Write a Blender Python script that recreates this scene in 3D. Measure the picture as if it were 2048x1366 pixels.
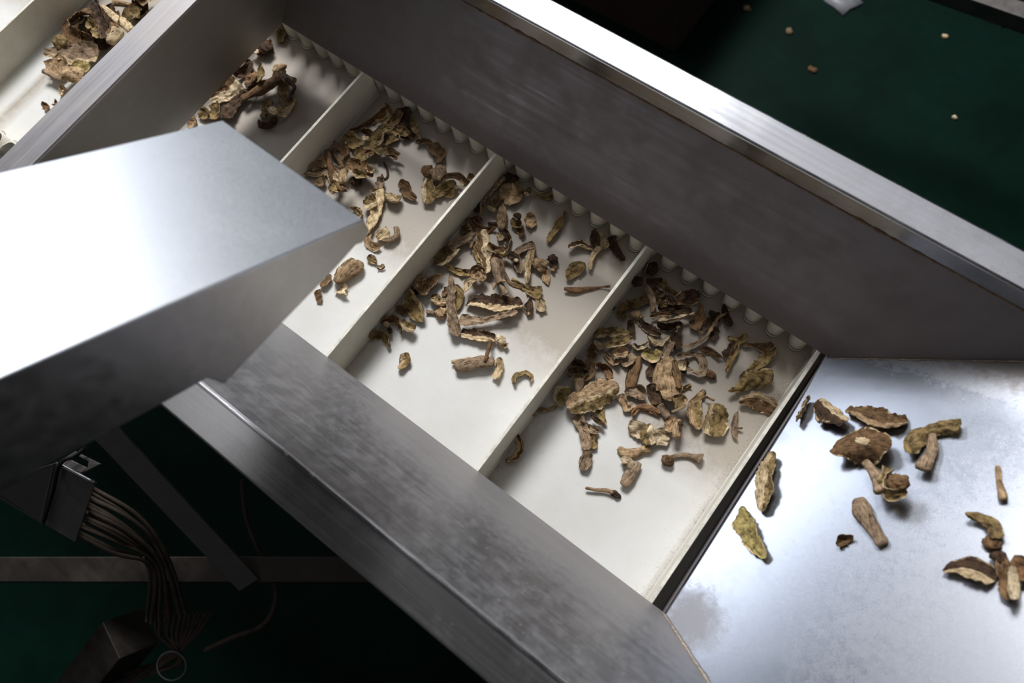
import bpy, math, random
import numpy as np
from mathutils import Vector, Matrix, noise

for o in list(bpy.data.objects): bpy.data.objects.remove(o)
S = bpy.context.scene
COL = S.collection

# ------------------------------------------------------------------ camera
F = 1538.5                                   # focal length in pixels of the 2048 px wide frame
RV = (2.707516713, 0.886801876, -0.283334732)
CAM = np.array([0.7586043, -0.3217, 0.7870034])
def rodr(r):
    r = np.array(r); t = np.linalg.norm(r); k = r/t
    K = np.array([[0, -k[2], k[1]], [k[2], 0, -k[0]], [-k[1], k[0], 0]])
    return np.eye(3)+math.sin(t)*K+(1-math.cos(t))*K@K
RC = rodr(RV)                                # rows: image right, image down, forward
cd = bpy.data.cameras.new('camera'); cam = bpy.data.objects.new('camera', cd); COL.objects.link(cam)
Rm = np.array([RC[0], -RC[1], -RC[2]]).T
M = Matrix([list(Rm[0])+[CAM[0]], list(Rm[1])+[CAM[1]], list(Rm[2])+[CAM[2]], [0, 0, 0, 1]])
cam.matrix_world = M
cd.sensor_width = 36; cd.lens = 36*F/2048; cd.clip_start = .02; cd.clip_end = 60
cd.dof.use_dof = True; cd.dof.focus_distance = .84; cd.dof.aperture_fstop = 5.6
S.camera = cam

# ------------------------------------------------------------------ world, window light, exposure
w = bpy.data.worlds.new('World'); S.world = w; w.use_nodes = True
bg = w.node_tree.nodes['Background']; bg.inputs[0].default_value = (.93, .93, 1, 1); bg.inputs[1].default_value = .055
def area(name, loc, tgt, sx, sy, L, col):
    l = bpy.data.lights.new(name, 'AREA'); l.shape = 'RECTANGLE'; l.size = sx; l.size_y = sy
    l.energy = L*math.pi*sx*sy; l.color = col
    o = bpy.data.objects.new(name, l); COL.objects.link(o)
    d = Vector(tgt)-Vector(loc)
    o.location = loc; o.rotation_euler = d.to_track_quat('-Z', 'Y').to_euler()
def pol(az, el, d):
    a, e = math.radians(az), math.radians(el)
    return (.5+d*math.cos(e)*math.cos(a), -.15+d*math.cos(e)*math.sin(a), .1+d*math.sin(e))
area('window_upper', pol(131, 46, 4.2), (.5, -.15, .1), 1.45, 1.25, 39.0, (.95, .97, 1))
area('window_lower', pol(157, 18, 4.2), (.5, -.15, .1), 3.6, 1.2, 4.3, (.86, .91, 1))
area('skylight_far', pol(84, 56, 3.4), (.5, -.15, .1), 1.9, .8, 1.1, (.95, .96, 1))
area('skylight_left', pol(-172, 64, 3.2), (.5, -.15, .1), 1.0, 1.0, 1.0, (.93, .95, 1))
S.view_settings.view_transform = 'Standard'; S.view_settings.look = 'None'
S.view_settings.gamma = 1; S.view_settings.use_curve_mapping = False
S.view_settings.exposure = 0.0

# ------------------------------------------------------------------ helpers
def ray(x, y):
    d = RC.T@np.array([(x-1024)/F, (y-683)/F, 1.]); return d/np.linalg.norm(d)
def at(x, y, z):                             # the point of height z seen at pixel x, y
    d = ray(x, y); return CAM+d*(z-CAM[2])/d[2]
def atp(x, y, P, n):                         # the point of a plane seen at pixel x, y
    d = ray(x, y); return CAM+d*(np.dot(np.array(P)-CAM, n)/np.dot(d, n))

def tag(o, label=None, cat=None, group=None, kind=None):
    if label: o['label'] = label
    if cat: o['category'] = cat
    if group: o['group'] = group
    if kind: o['kind'] = kind
    return o
def empty(name, loc, label, cat, group=None):
    o = bpy.data.objects.new(name, None); o.empty_display_size = .02; COL.objects.link(o); o.location = loc
    return tag(o, label, cat, group)
def mesh(name, V, Fc, mats, parent=None, midx=None, smooth=False, loc=None, uv=None, bevel=0):
    V = np.array(V, float)
    org = np.zeros(3) if loc is None else np.array(loc, float)
    if parent is not None and loc is None: org = np.array(parent.location)
    me = bpy.data.meshes.new(name); me.from_pydata((V-org).tolist(), [], [list(f) for f in Fc])
    for m in (mats if isinstance(mats, (list, tuple)) else [mats]): me.materials.append(m)
    if midx is not None: me.polygons.foreach_set('material_index', midx)
    if smooth: me.polygons.foreach_set('use_smooth', [True]*len(me.polygons))
    if uv is not None:
        ul = me.uv_layers.new(name='UVMap'); li = np.zeros(len(me.loops), int); me.loops.foreach_get('vertex_index', li)
        ul.data.foreach_set('uv', np.array(uv)[li].ravel())
    me.update()
    o = bpy.data.objects.new(name, me); COL.objects.link(o)
    if parent is not None:
        o.parent = parent; o.location = org-np.array(parent.location)
    else: o.location = org
    if bevel:
        b = o.modifiers.new('bevel', 'BEVEL'); b.width = bevel; b.segments = 3; b.limit_method = 'ANGLE'; b.angle_limit = math.radians(40)
        b.harden_normals = False
    return o
def prism(P, off):                            # polygon P thickened by the vector off
    n = len(P); P = [np.array(p, float) for p in P]; off = np.array(off, float)
    V = P+[p+off for p in P]
    Fc = [tuple(range(n))[::-1], tuple(range(n, 2*n))]+[(i, (i+1) % n, n+(i+1) % n, n+i) for i in range(n)]
    return V, Fc
def box(x0, x1, y0, y1, z0, z1): return prism([(x0, y0, z0), (x1, y0, z0), (x1, y1, z0), (x0, y1, z0)], (0, 0, z1-z0))
def join(*a):
    V = []; Fc = []
    for v, f in a:
        n = len(V); V += list(v); Fc += [tuple(i+n for i in q) for q in f]
    return V, Fc
def bar(a, b, wd, ht, up=(0, 0, 1)):
    a = np.array(a, float); b = np.array(b, float); t = (b-a)/np.linalg.norm(b-a); s = np.cross(t, up); s /= np.linalg.norm(s); u = np.cross(s, t)
    return prism([a-s*wd/2-u*ht/2, a+s*wd/2-u*ht/2, a+s*wd/2+u*ht/2, a-s*wd/2+u*ht/2], b-a)
def catmull(P, n):
    P = np.array(P, float)
    if len(P) == 2: t = np.linspace(0, 1, n)[:, None]; return P[0]*(1-t)+P[1]*t
    Q = np.vstack([2*P[0]-P[1], P, 2*P[-1]-P[-2]]); out = []
    seg = np.linalg.norm(np.diff(P[:, :2], axis=0), axis=1); cum = np.concatenate([[0], np.cumsum(seg)])
    for d in np.linspace(0, cum[-1], n):
        i = min(int(np.searchsorted(cum, d, 'right'))-1, len(P)-2); t = (d-cum[i])/max(seg[i], 1e-9)
        a, b, c, e = Q[i:i+4]
        out.append(.5*((2*b)+(-a+c)*t+(2*a-5*b+4*c-e)*t*t+(-a+3*b-3*c+e)*t**3))
    return np.array(out)
def tube(P, r, seg=8, n=24):
    P = catmull(P, n); V = []; Fc = []
    up = np.array([0, 0, 1.])
    for i in range(n):
        t = P[min(i+1, n-1)]-P[max(i-1, 0)]; t /= np.linalg.norm(t)
        s = np.cross(t, up)
        if np.linalg.norm(s) < 1e-3: s = np.array([1., 0, 0])
        s /= np.linalg.norm(s); u = np.cross(s, t)
        for k in range(seg):
            a = 2*math.pi*k/seg; V.append(P[i]+r*(math.cos(a)*s+math.sin(a)*u))
    for i in range(n-1):
        for k in range(seg): Fc.append((i*seg+k, i*seg+(k+1) % seg, (i+1)*seg+(k+1) % seg, (i+1)*seg+k))
    Fc += [tuple(range(seg)), tuple(range((n-1)*seg, n*seg))[::-1]]
    return V, Fc

# ------------------------------------------------------------------ materials
def newmat(name):
    m = bpy.data.materials.new(name); m.use_nodes = True; nt = m.node_tree
    return m, nt, nt.nodes, nt.links, nt.nodes['Principled BSDF']
def N(ns, t, **k):
    n = ns.new(t)
    for a, b in k.items(): setattr(n, a, b)
    return n
def ramp(ns, stops):
    r = ns.new('ShaderNodeValToRGB'); e = r.color_ramp.elements
    while len(e) < len(stops): e.new(.5)
    for i, (p, c) in enumerate(stops):
        e[i].position = p; e[i].color = (*c, 1) if len(c) == 3 else c
    return r
def mapped(ns, lk, scale=(1, 1, 1), rot=(0, 0, 0), coord='Object'):
    tc = ns.new('ShaderNodeTexCoord'); mp = ns.new('ShaderNodeMapping'); mp.inputs['Scale'].default_value = scale; mp.inputs['Rotation'].default_value = rot
    lk.new(tc.outputs[coord], mp.inputs[0]); return mp.outputs[0]
def nz(ns, lk, vec, scale, detail=4, rough=.6):
    n = ns.new('ShaderNodeTexNoise'); n.inputs['Scale'].default_value = scale; n.inputs['Detail'].default_value = detail; n.inputs['Roughness'].default_value = rough
    lk.new(vec, n.inputs['Vector']); return n.outputs[0]
def mixc(ns, lk, fac, a, b):
    m = ns.new('ShaderNodeMix'); m.data_type = 'RGBA'
    if isinstance(fac, float): m.inputs[0].default_value = fac
    else: lk.new(fac, m.inputs[0])
    for i, c in ((6, a), (7, b)):
        if isinstance(c, tuple): m.inputs[i].default_value = (*c, 1)
        else: lk.new(c, m.inputs[i])
    return m.outputs[2]
def steel(name, base=(.60, .60, .61), rough=.30, stain=(.20, .16, .12), amount=.2, sscale=14, brush=(6, 260, 260), fleck=0., diff=0., bump=.05, edges=()):
    m, nt, ns, lk, b = newmat(name)
    v = mapped(ns, lk); fine = nz(ns, lk, mapped(ns, lk, brush), 1.0, 5, .7); blot = nz(ns, lk, v, sscale, 6, .65); fl = nz(ns, lk, v, 210, 3, .6)
    r = ramp(ns, [(.5-.25*amount, (0, 0, 0)), (.75, (amount*1.3,)*3)]); lk.new(blot, r.inputs[0])
    r2 = ramp(ns, [(.66, (0, 0, 0)), (.76, (fleck,)*3)]); lk.new(fl, r2.inputs[0])
    mx = ns.new('ShaderNodeMath'); mx.operation = 'MAXIMUM'; lk.new(r.outputs[0], mx.inputs[0]); lk.new(r2.outputs[0], mx.inputs[1])
    for cx, cy, cz, rad, amt in edges:          # grime settled in a region of the sheet: centre, radius, strength
        vs = ns.new('ShaderNodeVectorMath'); vs.operation = 'SUBTRACT'; lk.new(v, vs.inputs[0]); vs.inputs[1].default_value = (cx, cy, cz)
        vm = ns.new('ShaderNodeVectorMath'); vm.operation = 'MULTIPLY'; lk.new(vs.outputs[0], vm.inputs[0]); vm.inputs[1].default_value = rad
        vl = ns.new('ShaderNodeVectorMath'); vl.operation = 'LENGTH'; lk.new(vm.outputs[0], vl.inputs[0])
        gn = nz(ns, lk, v, 120, 6, .75)
        a1 = ns.new('ShaderNodeMath'); a1.operation = 'SUBTRACT'; a1.inputs[0].default_value = 1; lk.new(vl.outputs['Value'], a1.inputs[1]); a1.use_clamp = True
        a2 = ns.new('ShaderNodeMath'); a2.operation = 'MULTIPLY_ADD'; lk.new(a1.outputs[0], a2.inputs[0]); a2.inputs[1].default_value = 1.1; lk.new(gn, a2.inputs[2])
        a3 = ns.new('ShaderNodeMapRange'); lk.new(a2.outputs[0], a3.inputs[0]); a3.inputs[1].default_value = .72; a3.inputs[2].default_value = 1.25; a3.inputs[4].default_value = amt
        m2 = ns.new('ShaderNodeMath'); m2.operation = 'MAXIMUM'; lk.new(mx.outputs[0], m2.inputs[0]); lk.new(a3.outputs[0], m2.inputs[1]); mx = m2
    ad = ns.new('ShaderNodeMath'); ad.operation = 'ADD'; ad.use_clamp = True; lk.new(mx.outputs[0], ad.inputs[0]); ad.inputs[1].default_value = diff
    rb = ramp(ns, [(.3, tuple(c*.88 for c in base)), (.7, tuple(min(1, c*1.08) for c in base))]); lk.new(fine, rb.inputs[0])
    c = mixc(ns, lk, mx.outputs[0], rb.outputs[0], stain)
    lk.new(c, b.inputs['Base Color'])
    mm = ns.new('ShaderNodeMapRange'); lk.new(ad.outputs[0], mm.inputs[0]); mm.inputs[3].default_value = 1; mm.inputs[4].default_value = .25
    lk.new(mm.outputs[0], b.inputs['Metallic'])
    rr = ns.new('ShaderNodeMapRange'); lk.new(fine, rr.inputs[0]); rr.inputs[1].default_value = .25; rr.inputs[2].default_value = .75; rr.inputs[3].default_value = rough*.85; rr.inputs[4].default_value = rough*1.2
    ra = ns.new('ShaderNodeMath'); ra.operation = 'MULTIPLY_ADD'; lk.new(ad.outputs[0], ra.inputs[0]); ra.inputs[1].default_value = .3; lk.new(rr.outputs[0], ra.inputs[2])
    lk.new(ra.outputs[0], b.inputs['Roughness'])
    bp = ns.new('ShaderNodeBump'); bp.inputs['Strength'].default_value = bump; bp.inputs['Distance'].default_value = .001; lk.new(fine, bp.inputs['Height']); lk.new(bp.outputs[0], b.inputs['Normal'])
    return m
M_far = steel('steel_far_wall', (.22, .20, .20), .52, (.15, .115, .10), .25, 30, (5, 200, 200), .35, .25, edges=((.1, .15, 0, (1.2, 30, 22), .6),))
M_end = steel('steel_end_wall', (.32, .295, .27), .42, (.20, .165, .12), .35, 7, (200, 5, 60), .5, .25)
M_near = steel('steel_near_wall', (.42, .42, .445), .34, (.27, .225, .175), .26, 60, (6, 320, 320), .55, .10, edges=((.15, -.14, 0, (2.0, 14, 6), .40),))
M_rim = steel('steel_rim', (.46, .46, .48), .21, (.30, .28, .26), .22, 26, (5, 300, 300), .4, 0, .04)
M_skirt = steel('steel_near_rim', (.50, .485, .475), .25, (.36, .30, .27), .15, 12, (5, 300, 300), .1, 0, .04)
M_endrim = steel('steel_end_rim', (.36, .34, .34), .42, (.36, .29, .21), .35, 9, (300, 5, 60), .3, .1)
M_plate = steel('steel_plate', (.46, .485, .54), .215, (.17, .13, .10), .10, 14, (900, 1500, 900), .05, .05, .01, edges=((.45, .20, .06, (2.0, 17, 3), .8), (.53, -.03, .16, (5, 4, 2), .3), (.335, -.13, .0, (24, 24, 8), .5)))
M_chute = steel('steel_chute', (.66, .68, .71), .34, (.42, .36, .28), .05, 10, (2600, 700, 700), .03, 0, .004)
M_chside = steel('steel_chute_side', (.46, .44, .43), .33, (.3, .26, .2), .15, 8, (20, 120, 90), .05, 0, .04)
M_dim = steel('steel_frame', (.05, .042, .036), .45, (.12, .09, .07), .3, 15, (5, 90, 90), .2, .2)
M_gal = steel('galvanised_sheet', (.20, .19, .18), .42, (.14, .10, .08), .35, 25, (60, 60, 60), .3, .1)

def belt_mat():
    m, nt, ns, lk, b = newmat('white_belt')
    v = mapped(ns, lk)
    n1 = nz(ns, lk, v, 9, 5, .6); n2 = nz(ns, lk, v, 420, 3, .7); n3 = nz(ns, lk, mapped(ns, lk, (60, 260, 40), (0, 0, .5)), 1, 4, .7)
    r1 = ramp(ns, [(.35, (.79, .775, .74)), (.7, (.70, .675, .62))]); lk.new(n1, r1.inputs[0])
    r2 = ramp(ns, [(.64, (0, 0, 0)), (.78, (.35,)*3)]); lk.new(n2, r2.inputs[0])
    c = mixc(ns, lk, r2.outputs[0], r1.outputs[0], (.40, .33, .25))
    r3 = ramp(ns, [(.60, (0, 0, 0)), (.80, (.3,)*3)]); lk.new(n3, r3.inputs[0])
    c = mixc(ns, lk, r3.outputs[0], c, (.52, .44, .34))
    # settled dust: near every cleat (each 0.2 m) and along the corrugated edge
    sx = ns.new('ShaderNodeSeparateXYZ'); lk.new(v, sx.inputs[0])
    def mth(op, a, bb=None):
        q = ns.new('ShaderNodeMath'); q.operation = op
        for i, t in enumerate((a, bb)):
            if t is None: continue
            if isinstance(t, (int, float)): q.inputs[i].default_value = t
            else: lk.new(t, q.inputs[i])
        return q.outputs[0]
    f = mth('FRACT', mth('DIVIDE', mth('ADD', sx.outputs[0], 2.0), .2)); d = mth('MULTIPLY', f, .2)
    near = mth('SUBTRACT', 1, mth('DIVIDE', d, .022)); near2 = mth('MULTIPLY', mth('SUBTRACT', 1, mth('DIVIDE', mth('SUBTRACT', .2, d), .010)), .8)
    edge = mth('DIVIDE', mth('ADD', sx.outputs[1], .03), .05)
    g = mth('MAXIMUM', mth('MAXIMUM', near, near2), edge)
    n4 = nz(ns, lk, v, 60, 6, .75); g = mth('MULTIPLY', g, mth('MULTIPLY', n4, 1.6)); g = mth('MINIMUM', mth('MAXIMUM', g, 0), .78)
    c = mixc(ns, lk, g, c, (.36, .29, .215))
    lk.new(c, b.inputs['Base Color']); b.inputs['Roughness'].default_value = .5; b.inputs['Specular IOR Level'].default_value = .35
    bp = ns.new('ShaderNodeBump'); bp.inputs['Strength'].default_value = .12; bp.inputs['Distance'].default_value = .0006; lk.new(n2, bp.inputs['Height']); lk.new(bp.outputs[0], b.inputs['Normal'])
    return m
M_belt = belt_mat()
def plain(name, col, rough=.6, var=.25, scale=60, spec=.3, bump=.2, metal=0):
    m, nt, ns, lk, b = newmat(name)
    n = nz(ns, lk, mapped(ns, lk), scale, 5, .65)
    r = ramp(ns, [(.3, tuple(c*(1-var) for c in col)), (.7, tuple(min(1, c*(1+var)) for c in col))]); lk.new(n, r.inputs[0]); lk.new(r.outputs[0], b.inputs['Base Color'])
    b.inputs['Roughness'].default_value = rough; b.inputs['Specular IOR Level'].default_value = spec; b.inputs['Metallic'].default_value = metal
    bp = ns.new('ShaderNodeBump'); bp.inputs['Strength'].default_value = bump; bp.inputs['Distance'].default_value = .001; lk.new(n, bp.inputs['Height']); lk.new(bp.outputs[0], b.inputs['Normal'])
    return m
M_cleat = plain('cleat_plastic', (.62, .585, .50), .5, .10, 25)
M_cedge = plain('cleat_edge', (.78, .73, .62), .5, .25, 90)
M_corr = plain('corrugated_rubber', (.64, .60, .50), .5, .14, 40)
M_foot = plain('sidewall_foot', (.16, .115, .075), .6, .3, 80)
M_floor = plain('green_floor', (.001, .0105, .0065), .6, .35, 6, .06, .05)
M_card = plain('brown_board', (.065, .040, .030), .7, .2, 9, .2)
M_rub = plain('black_rubber', (.012, .011, .011), .5, .2, 40)
M_cable = plain('dusty_cable', (.075, .055, .04), .6, .4, 60)
M_ring = plain('grey_wire', (.22, .22, .23), .4, .2, 60)
M_weld = plain('weld_bead', (.30, .24, .18), .45, .5, 300, .5, .6, .6)
M_grain = plain('crumb_brown', (.20, .13, .075), .8, .5, 150)

def mush_mat(name, lo, hi, fib=1., spot=0., sp=(.06, .03, .015)):
    m, nt, ns, lk, b = newmat(name)
    oi = ns.new('ShaderNodeObjectInfo')
    tc = ns.new('ShaderNodeTexCoord'); mp = ns.new('ShaderNodeMapping'); mp.inputs['Scale'].default_value = (120, 900, 1); lk.new(tc.outputs['UV'], mp.inputs[0])
    off = ns.new('ShaderNodeCombineXYZ'); ml = ns.new('ShaderNodeMath'); ml.operation = 'MULTIPLY'; lk.new(oi.outputs['Random'], ml.inputs[0]); ml.inputs[1].default_value = 50
    lk.new(ml.outputs[0], off.inputs[2]); lk.new(off.outputs[0], mp.inputs['Location'])
    f = ns.new('ShaderNodeTexNoise'); f.inputs['Scale'].default_value = 1; f.inputs['Detail'].default_value = 5; f.inputs['Roughness'].default_value = .65; f.inputs['Distortion'].default_value = .6; lk.new(mp.outputs[0], f.inputs['Vector'])
    g = nz(ns, lk, tc.outputs['Object'], 170, 4, .65)
    mixv = ns.new('ShaderNodeMix'); mixv.data_type = 'FLOAT'; mixv.inputs[0].default_value = .5*fib; lk.new(g, mixv.inputs[2]); lk.new(f.outputs[0], mixv.inputs[3])
    mid = tuple((a+c)/2 for a, c in zip(lo, hi))
    r = ramp(ns, [(.38, tuple(q*.5 for q in lo)), (.49, mid), (.59, hi)]); lk.new(mixv.outputs[0], r.inputs[0])
    c = r.outputs[0]
    if spot:
        h = nz(ns, lk, tc.outputs['Object'], 330, 3, .6); r2 = ramp(ns, [(.56, (0, 0, 0)), (.64, (spot,)*3)]); lk.new(h, r2.inputs[0]); c = mixc(ns, lk, r2.outputs[0], c, sp)
    hs = ns.new('ShaderNodeHueSaturation'); lk.new(c, hs.inputs['Color'])
    mr = ns.new('ShaderNodeMapRange'); lk.new(oi.outputs['Random'], mr.inputs[0]); mr.inputs[3].default_value = .78; mr.inputs[4].default_value = 1.22; lk.new(mr.outputs[0], hs.inputs['Value']); hs.inputs['Saturation'].default_value = 1.08
    lk.new(hs.outputs[0], b.inputs['Base Color']); b.inputs['Roughness'].default_value = .72; b.inputs['Specular IOR Level'].default_value = .25
    bp = ns.new('ShaderNodeBump'); bp.inputs['Strength'].default_value = 1; bp.inputs['Distance'].default_value = .0022; lk.new(mixv.outputs[0], bp.inputs['Height']); lk.new(bp.outputs[0], b.inputs['Normal'])
    return m
MM = dict(
    c=mush_mat('flesh_cream', (.33, .21, .10), (.82, .66, .43), 1, .3, (.25, .12, .05)),
    t=mush_mat('flesh_tan', (.16, .095, .05), (.60, .42, .25)),
    g=mush_mat('stem_grey_brown', (.14, .09, .057), (.43, .31, .205)),
    b=mush_mat('skin_brown', (.075, .042, .022), (.26, .155, .08)),
    d=mush_mat('skin_dark', (.022, .013, .009), (.115, .067, .038)),
    o=mush_mat('tubes_olive', (.09, .06, .026), (.36, .25, .115), .5),
    y=mush_mat('tubes_yellow', (.15, .115, .045), (.42, .33, .14), .6),
    w=mush_mat('flesh_white', (.42, .30, .17), (.92, .76, .52), .7, .5, (.22, .10, .05)),
    r=mush_mat('skin_russet', (.085, .042, .022), (.30, .17, .09)),
)
MEDGE = {'c': 't', 't': 'c', 'g': 't', 'b': 't', 'd': 'b', 'o': 't', 'y': 't', 'w': 't', 'r': 't'}

# ------------------------------------------------------------------ floor
V, Fc = box(-4, 5, -4, 5, -.84, -.8)
tag(mesh('floor', V, Fc, M_floor, loc=(.5, .5, -.8)), 'dark green painted workshop floor', kind='structure')

# ------------------------------------------------------------------ hopper of sheet steel around the belt
HP = (.5, -.15, .05)
hop = empty('feed_hopper', HP, 'stainless steel hopper with sloping walls around the white belt', 'hopper')
def sheet(name, P, off, mat, bev=.0008, **k):
    V, Fc = prism(P, off); return mesh(name, V, Fc, mat, hop, bevel=bev, **k)
XE = 1.30
# the end wall leans over the belt: x .067 at z .05, x .103 at z .18
def xend(z): return .067+.30*(z-.05)
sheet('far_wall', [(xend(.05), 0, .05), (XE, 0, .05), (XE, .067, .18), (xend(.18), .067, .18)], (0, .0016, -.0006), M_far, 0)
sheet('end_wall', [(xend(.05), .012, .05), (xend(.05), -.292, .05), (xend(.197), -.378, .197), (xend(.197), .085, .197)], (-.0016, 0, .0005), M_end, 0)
sheet('near_wall', [(xend(.05), -.29, .05), (XE, -.29, .05), (XE, -.3745, .196), (xend(.196), -.3745, .196)], (0, -.0014, -.0008), M_near, 0)
# rims: hollow square sections standing on the walls
V, Fc = prism([(.06, .0655, .176), (.06, .098, .176), (.06, .098, .2), (.06, .0655, .2)], (XE-.06, 0, 0))
mesh('far_rim', V, Fc, M_rim, hop, bevel=.0022, smooth=False)
V, Fc = prism([(.06, -.410, .150), (.06, -.3755, .150), (.06, -.3755, .2), (.06, -.410, .2)], (XE-.06, 0, 0))
mesh('near_rim', V, Fc, M_skirt, hop, bevel=.0018)
V, Fc = prism([(.079, -.375, .1955), (.1125, -.375, .1955), (.1125, -.375, .2), (.079, -.375, .2)], (0, .440, 0))
mesh('end_rim', V, Fc, M_endrim, hop, bevel=.0016)
# raised folded lip along the near rim, in three lengths with saw cuts between
cuts = [at(568, 913, .2)[0], at(620, 957, .2)[0]]
for a, b in ((.12, cuts[0]-.0018), (cuts[0]+.0018, cuts[1]-.0018), (cuts[1]+.0018, XE)):
    V, Fc = box(a, b, -.3785, -.3755, .1995, .2020); mesh('folded_lip', V, Fc, M_rim, hop, bevel=.0008)
# dirt and weld along the top of the far wall
rnd = random.Random(3)
def bead(name, pts, r, mat, seed, n=160, amp=.8):
    V = []; Fc = []; P = catmull(pts, n)
    for i, p in enumerate(P):
        rr = r*(.5+amp*abs(noise.noise(Vector((i*.23, seed, 0)))*1.6))
        for k in range(6):
            a = k*math.pi/3; V.append(p+np.array([0, rr*math.cos(a), rr*math.sin(a)]))
    for i in range(n-1):
        for k in range(6): Fc.append((i*6+k, i*6+(k+1) % 6, (i+1)*6+(k+1) % 6, (i+1)*6+k))
    return mesh(name, V, Fc, mat, hop, smooth=True)
tag(bead('dirt_seam', [(.11, .0655, .1765), (.6, .0655, .1765), (XE, .0655, .1765)], .0017, M_grain, 5, 300), 'brown dirt caught under the far rim')
# sloping feed plate: rises away from the belt
PA = np.array([.807, 0, .047]); PD = np.array([.128, 0, .097]); PD /= np.linalg.norm(PD)
PN = np.array([-PD[2], 0, PD[0]])
L = .60
def ynear(z): return -.29-(z-.05)*.0845/.146
def yfar(z): return (z-.05)*.067/.13
# slight dish added towards the far wall to catch the window's reflection
def dish(y): return -.004*(1-min(1, max(0, (y+.10)/.10))**2)
V = []; nu, nv = 24, 26
for side in (0, 1):
    for i in range(nu):
        for j in range(nv):
            f = j/(nv-1); sh = .0062*(1-f); s_ = sh+(L-sh)*(i/(nu-1))
            q = PA+PD*s_; y = ynear(q[2])*(1-f)+yfar(q[2])*f
            V.append(np.array([q[0], y, q[2]])+PN*(dish(y)-.002*side))
Fc = []
for i in range(nu-1):
    for j in range(nv-1):
        k = i*nv+j; Fc.append((k, k+nv, k+nv+1, k+1)); k += nu*nv; Fc.append((k, k+1, k+nv+1, k+nv))
rg = [j for j in range(nv)]+[i*nv+nv-1 for i in range(1, nu)]+[(nu-1)*nv+j for j in range(nv-2, -1, -1)]+[i*nv for i in range(nu-2, 0, -1)]
for k in range(len(rg)):
    p, q = rg[k], rg[(k+1) % len(rg)]; b_ = len(V); V += [V[p], V[q], V[q+nu*nv], V[p+nu*nv]]; Fc.append((b_, b_+1, b_+2, b_+3))
fp = mesh('feed_plate', V, Fc, M_plate, hop)
for k in range(2*(nu-1)*(nv-1)): fp.data.polygons[k].use_smooth = True
V, Fc = prism([(.8072, 0.002, .046), (.8132, -.291, .050), (.8132, -.291, .02), (.8072, .002, .016)], (.0015, 0, 0)); mesh('plate_lip', V, Fc, M_far, hop)
wp = [(PA+PD*s) for s in np.linspace(.008, .5, 12)]
def bead2(pts, r, seed, nm):
    V = []; Fc = []; P = catmull(pts, 120)
    for i, p in enumerate(P):
        rr = r*(.5+abs(noise.noise(Vector((i*.31, seed, 0)))*1.5))
        for k in range(6): aa = k*math.pi/3; V.append(p+np.array([rr*math.cos(aa)*.4, rr*math.cos(aa), rr*math.sin(aa)]))
    for i in range(119):
        for k in range(6): Fc.append((i*6+k, i*6+(k+1) % 6, (i+1)*6+(k+1) % 6, (i+1)*6+k))
    mesh(nm, V, Fc, M_weld, hop, smooth=True)
bead2([(q[0], ynear(q[2])+.0005, q[2]) for q in wp], .0014, 2, 'weld_bead')
bead2([(q[0], yfar(q[2])-.0005, q[2]) for q in wp], .0016, 9, 'weld_bead')

# ------------------------------------------------------------------ the belt: sheet, cleats, corrugated side walls
BL = (.4, -.15, 0)
belt = empty('conveyor_belt', BL, 'off-white cleated conveyor belt with corrugated edges inside the steel hopper', 'conveyor belt')
V, Fc = box(-.75, .96, -.345, .045, -.004, 0); mesh('belt_sheet', V, Fc, M_belt, belt)
def cleat(x, lean=0.):
    V, Fc = prism([(x-.0022, -.31, 0), (x+.0022, -.31, 0), (x+.0016+lean, -.31, .0494), (x-.0018+lean, -.31, .0494)], (0, .318, 0))
    fl = prism([(x-.0034, -.31, 0), (x+.0034, -.31, 0), (x+.0022, -.31, .0012), (x-.0022, -.31, .0012)], (0, .318, 0))
    V, Fc = join((V, Fc), fl)
    o = mesh('cleat', V, Fc, [M_cleat, M_cedge], belt, bevel=.0005)
    for p in o.data.polygons:
        if p.center.z+BL[2] > .048: p.material_index = 1
for x in (-.445, -.245, 0., .2, .4, .6, .8): cleat(x)
def corrugated(ybase, sgn):
    # a wavy upright ribbon; its crests are the rounded lobes seen under the wall
    xs = np.arange(-.75, .96, .0011); per = .2/7.6; top = .0465
    yy = []
    for x in xs:
        p = ((x % .2)/per-.30) % 1-.5
        e = min(1, abs(p)/.40); yy.append(ybase+sgn*(.019*(1-math.sqrt(max(0, 1-e**2.6)))))
    V = []; Fc = []; n = len(xs)
    for x, y in zip(xs, yy):
        V += [(x, y, 0), (x, y, top), (x, y+sgn*.0022, top), (x, y+sgn*.0022, 0)]
    for i in range(n-1):
        for k in range(3): Fc.append((4*i+k, 4*i+k+1, 4*i+4+k+1, 4*i+4+k))
    mesh('corrugated_side_wall', V, Fc, M_corr, belt, smooth=True)
    V = []; Fc = []
    for x, y in zip(xs, yy):
        V += [(x, y-sgn*.0031, .0002), (x, y-sgn*.0023, .0004), (x, y-sgn*.0021, .0011), (x, y-sgn*.0007, .0013), (x, y, .0008)]
    for i in range(n-1):
        for k in range(4): Fc.append((5*i+k, 5*i+k+1, 5*i+5+k+1, 5*i+5+k))
    mesh('side_wall_foot', V, Fc, [M_foot, M_corr], belt, midx=[0, 1, 1, 0]*(n-1), smooth=True)
corrugated(.0095, 1); corrugated(-.3115, -1)

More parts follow.
